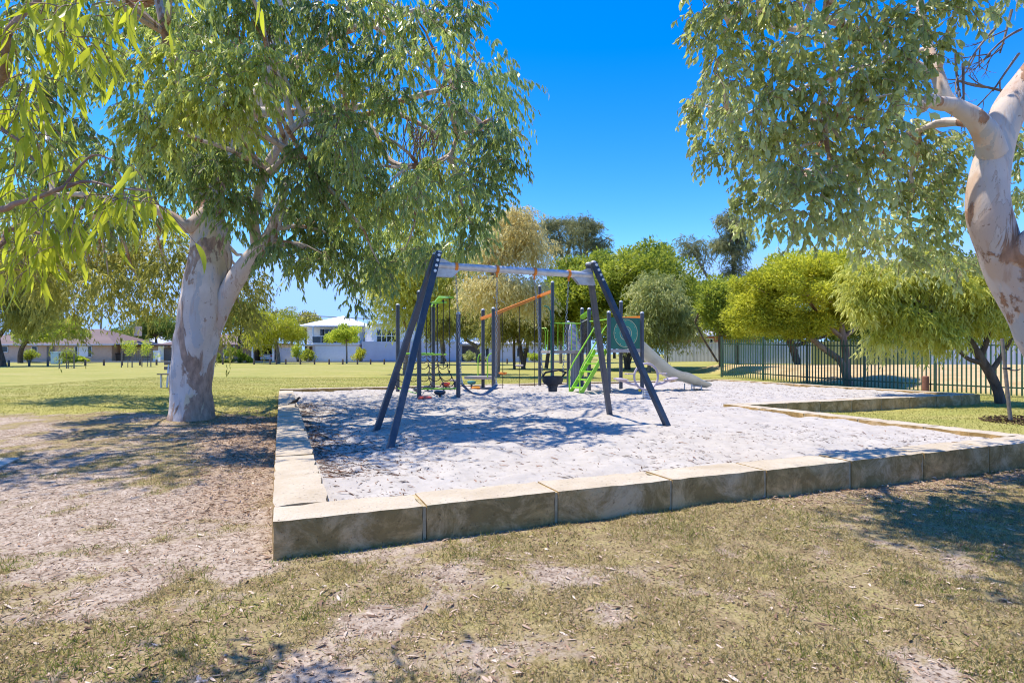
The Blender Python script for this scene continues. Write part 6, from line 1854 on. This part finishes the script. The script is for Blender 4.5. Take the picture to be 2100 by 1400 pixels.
sheoak('sparse bent she-oak branch leaning left against the blue sky', 48, [[(1500, 745, 4), (1490, 660, 4), (1465, 590, 3), (1446, 560, 2.6), (1432, 535, 2.2), (1420, 515, 1.6), (1405, 497, 1)], [(1432, 535, 1.6), (1428, 510, 1), (1415, 498, .7)], [(1440, 550, 1.4), (1446, 530, .9), (1450, 520, .6)], [(1436, 540, 1.2), (1416, 540, .9), (1405, 535, .6)]],
       [(1415, 505, 22, 14, 9), (1405, 520, 12, 14, 5), (1436, 512, 12, 10, 4), (1445, 540, 8, 12, 3)], 14, 34)
sheoak('upright narrow she-oak against the sky between the bent branch and the right gum', 50, [[(1508, 745, 4.5), (1506, 640, 4), (1504, 570, 3.4), (1502, 510, 2.6), (1498, 440, 1)], [(1504, 530, 2), (1484, 495, 1.3), (1470, 470, .8)], [(1503, 520, 2), (1520, 480, 1.2), (1528, 455, .8)]],
       [(1500, 515, 22, 60, 26), (1496, 455, 18, 24, 10), (1480, 500, 14, 22, 7), (1522, 500, 14, 40, 9), (1500, 560, 20, 20, 7)], 15, 60)
# golden gum in the middle
tree('golden_gum', 'tall pale golden gum tree with a dark-based trunk behind the swing beam', 1020, 26.5,
     [[(1018, 785, 8), (1019, 760, 6.5), (1021, 700, 6), (1019, 640, 6), (1021, 590, 5), (1030, 520, 4), (1045, 460, 3), (1055, 430, 2)], [(1022, 650, 3), (1042, 620, 3), (1062, 600, 2)], [(1020, 590, 4), (1000, 530, 3), (1000, 480, 2)], [(1030, 530, 3), (1075, 490, 2), (1095, 460, 1.5)]],
     [(1055, 475, 52, 52, 40), (1015, 520, 34, 40, 16), (1085, 510, 34, 40, 14), (1030, 590, 60, 36, 20), (1085, 610, 46, 44, 18), (975, 600, 30, 40, 10)], 'l_golden', 'bark_red', 'weep', per=40, nl=10, L=.17, W=.035, tl=.7, rs=.46, seed=16, tone=(.1, 1))
tree('roadside_tree', 'olive-golden tree with three dark stems left of the tall play posts', 1070, 40,
     [[(1074, 760, 5), (1070, 730, 4.5), (1062, 690, 4), (1050, 640, 3)], [(1074, 750, 4), (1082, 705, 3), (1095, 650, 2)], [(1055, 757, 3), (1054, 710, 3), (1058, 660, 2)]],
     [(1075, 640, 62, 60, 46), (1110, 680, 44, 34, 16), (1040, 680, 34, 28, 12)], 'l_gumback', 'bark', 'weep', per=60, nl=10, L=.2, W=.05, tl=.7, rs=.6, seed=17)
tree('roadside_tree', 'dense olive tree behind the net climber, in front of the low white house', 930, 56,
     [[(908, 746, 5), (908, 710, 5), (900, 670, 4)], [(980, 744, 4), (978, 712, 4), (955, 695, 3), (940, 660, 3)], [(978, 715, 3), (1000, 690, 2)]],
     [(930, 655, 60, 55, 44), (985, 660, 46, 45, 26), (890, 640, 40, 50, 18)], 'l_gumback', 'bark_grey', 'weep', per=60, nl=10, L=.26, W=.07, tl=.8, rs=.85, seed=18)
tree('weeping_tree', 'pale yellow-green weeping gum behind the left legs of the swing frame', 835, 30,
     [[(830, 775, 5), (832, 740, 4.5), (838, 700, 4), (846, 650, 3.5), (852, 600, 3), (850, 540, 2)], [(840, 690, 3), (820, 640, 2), (800, 590, 1.5)], [(848, 640, 2.5), (880, 590, 2), (900, 560, 1.5)]],
     [(830, 590, 62, 68, 40), (900, 600, 46, 66, 24), (790, 570, 34, 40, 12), (860, 530, 60, 36, 16), (815, 650, 40, 30, 8), (950, 570, 40, 60, 14)], 'l_willow', 'bark_red', 'weep', per=40, nl=10, L=.2, W=.045, tl=.8, rs=.55, seed=19, tone=(.1, .8))
tree('fluffy_tree', 'fluffy yellow-olive street tree beside the carport with the parked car', 570, 62,
     [[(571, 748, 4), (571, 730, 3.4), (567, 705, 3), (565, 670, 2.5), (563, 640, 2)], [(567, 700, 2), (580, 670, 1.5)], [(566, 690, 2), (550, 660, 1.4)]],
     [(565, 665, 42, 52, 40), (595, 680, 26, 28, 10), (535, 690, 20, 22, 7)], 'l_yellow', 'bark_grey', 'weep', per=60, nl=9, L=.26, W=.05, tl=.8, rs=.7, seed=20, tone=(0, .8))
tree('round_street_tree', 'small round bright green street tree before the wide white garage door', 709, 62,
     [[(711, 745, 1.8), (711, 720, 1.6), (710, 700, 1.4)]],
     [(708, 690, 33, 19, 40)], 'l_lime', 'bark_grey', 'round', per=170, L=.2, W=.1, rs=.5, seed=21)
tree('rounded_tree', 'dark green round tree above the board fence, left of the big gum trunk', 320, 88,
     [[(322, 742, 3), (321, 720, 3), (320, 690, 2)]],
     [(318, 680, 42, 34, 46)], 'l_dark', 'bark', 'round', per=190, L=.34, W=.16, rs=1.0, seed=22)
tree('rounded_tree', 'yellow-green round-headed tree in the pink house garden at the left', 112, 66,
     [[(42, 748, 5), (42, 725, 4.5), (50, 705, 4), (70, 690, 3)]],
     [(112, 682, 42, 30, 40), (70, 690, 30, 24, 14)], 'l_lime', 'bark', 'round', per=190, L=.3, W=.14, rs=.75, seed=23)
tree('park_tree', 'olive park tree with a dark leaning trunk at the far left edge', 6, 49,
     [[(6, 757, 8), (3, 740, 7), (-6, 700, 6), (-10, 650, 5)], [(-2, 690, 4), (30, 650, 3), (60, 620, 2)]],
     [(40, 600, 75, 60, 50), (-30, 580, 80, 80, 30), (60, 660, 36, 30, 14), (85, 630, 30, 30, 10)], 'l_gumback', 'bark', 'weep', per=70, nl=11, L=.24, W=.05, tl=.9, rs=.7, seed=24)
tree('background_tree', 'dull olive trees rising behind the pale garden wall and the power pole', 625, 92,
     [[(628, 740, 3), (628, 690, 3)]],
     [(630, 672, 34, 26, 24), (600, 682, 24, 22, 12)], 'l_gumback', 'bark', 'round', per=150, L=.4, W=.2, rs=1.2, seed=25)
tree('background_tree', 'leafy dark green tree hanging over the brown house roof right of the gum trunk', 490, 68,
     [[(492, 740, 2.5), (490, 690, 2.5)]],
     [(495, 655, 46, 46, 34), (520, 690, 20, 18, 8)], 'l_dark', 'bark', 'round', per=170, L=.32, W=.15, rs=.85, seed=26)
tree('background_tree', 'low dark tree line hump behind the grey-roofed house at the left', 262, 120,
     [[(262, 735, 2), (262, 700, 2)]], [(250, 690, 30, 12, 16)], 'l_dark', 'bark', 'round', per=120, L=.5, W=.25, rs=1.2, seed=27)
tree('background_tree', 'mid-green tree filling the gap behind the red brick house', 1420, 84,
     [[(1420, 725, 3), (1420, 680, 3)]], [(1420, 650, 80, 50, 40), (1530, 640, 70, 60, 30)], 'l_green', 'bark', 'round', per=170, L=.4, W=.2, rs=1.3, seed=28)
tree('background_tree', 'dark tree behind the low white house in the middle distance', 1000, 90,
     [[(1000, 735, 3), (1000, 690, 3)]], [(960, 670, 70, 45, 30), (1060, 680, 70, 45, 30), (1140, 690, 60, 45, 24)], 'l_dark', 'bark', 'round', per=170, L=.4, W=.2, rs=1.3, seed=29)

tree('background_tree', 'dark green tree mass behind the pale fences, above the far end of the pickets', 1640, 58, [[(1640, 740, 3), (1640, 690, 3)]], [(1570, 680, 60, 34, 18), (1660, 675, 70, 40, 24), (1750, 680, 60, 36, 18)], 'l_dark', 'bark', 'round', per=190, L=.3, W=.14, rs=.9, seed=51)
tree('background_tree', 'green tree mass behind the bluish white fence at the far right', 2000, 56, [[(2000, 740, 3), (2000, 690, 3)]], [(1850, 680, 60, 36, 18), (1960, 675, 80, 40, 24), (2080, 675, 80, 44, 22)], 'l_green', 'bark', 'round', per=190, L=.3, W=.14, rs=.9, seed=52)
tree('background_tree', 'dark tree behind the slide tower, filling the gap under the rounded crown', 1260, 80, [[(1260, 735, 3), (1260, 690, 3)]], [(1200, 690, 60, 34, 18), (1290, 685, 70, 40, 24), (1370, 690, 60, 34, 16)], 'l_dark', 'bark', 'round', per=190, L=.36, W=.17, rs=1.1, seed=53)
# garden shrubs before the houses
def shrub(label, px, py, d, rx, ry, leaf, seed, n=12):
    p = V(px, py, d); R_ = np.array([rx, (rx + ry) / 2, ry]) / FPX * d
    z0 = gz(p.x, d)
    t = thing('garden_shrub', label, 'shrub', (p.x, d, z0), 'garden shrubs before the houses')
    r_ = np.random.default_rng(seed)
    cl = crown_clumps(r_, (p.x, d, max(p.z, z0 + R_[2] * .8)), R_, n, float(R_[2]) * .5)
    P, D_, N, tn = rounded(r_, cl, 110); Ls = .2 * r_.uniform(.7, 1.3, len(P))
    leaf_mesh('foliage', P, D_, N, Ls, Ls * .45, tn, T_DIAMOND, MAT[leaf], t)
    m = MB()
    for k in range(4): m.tube([(p.x + .1 * math.cos(k * 1.6), d + .1 * math.sin(k * 1.6), z0 - .05), (p.x + R_[0] * .5 * math.cos(k * 1.6), d + R_[1] * .5 * math.sin(k * 1.6), z0 + R_[2] * 1.1)], [.05, .02], 5)
    m.build('stem', MAT['bark'], t, smooth=True)
shrub('leafy shrub under the pink house left window', 60, 732, 68, 14, 12, 'l_green', 1)
shrub('bushy shrub right of the pale blue kiosk', 138, 735, 66, 16, 10, 'l_green', 2)
shrub('low yellow-green bush under the pink house corner window', 168, 738, 70, 10, 6, 'l_lime', 3)
shrub('fresh green shrub beside the brown house window, nearest the gum trunk', 440, 733, 68, 10, 9, 'l_green', 4)
shrub('light green rounded shrub on the brown house lawn', 473, 722, 67, 13, 10, 'l_lime', 5)
shrub('second light green shrub, right of the first on the brown house lawn', 491, 726, 67, 9, 7, 'l_lime', 6)
shrub('yellow-green low bush left of the carport', 506, 737, 67, 12, 7, 'l_yellow', 7)
shrub('dark green hedge bush in front of the brown house', 470, 741, 66, 24, 5, 'l_dark', 8)
shrub('leafy green bush left of the wide garage door', 632, 730, 70, 14, 12, 'l_green', 9)
shrub('thin yellow-green bush at the pale garden wall end', 611, 722, 71, 7, 16, 'l_lime', 10)
shrub('dry yellow-orange shrub right of the small round street tree', 740, 730, 70, 12, 14, 'l_yellow', 11)
shrub('pale agave-like shrub before the low white house', 962, 733, 71, 13, 10, 'l_silver', 12)
shrub('bright green shrub by the low white house window', 1095, 733, 70, 18, 10, 'l_lime', 13)
shrub('grey-green shrub in front of the dark garage opening', 985, 738, 70, 10, 7, 'l_silver', 14)
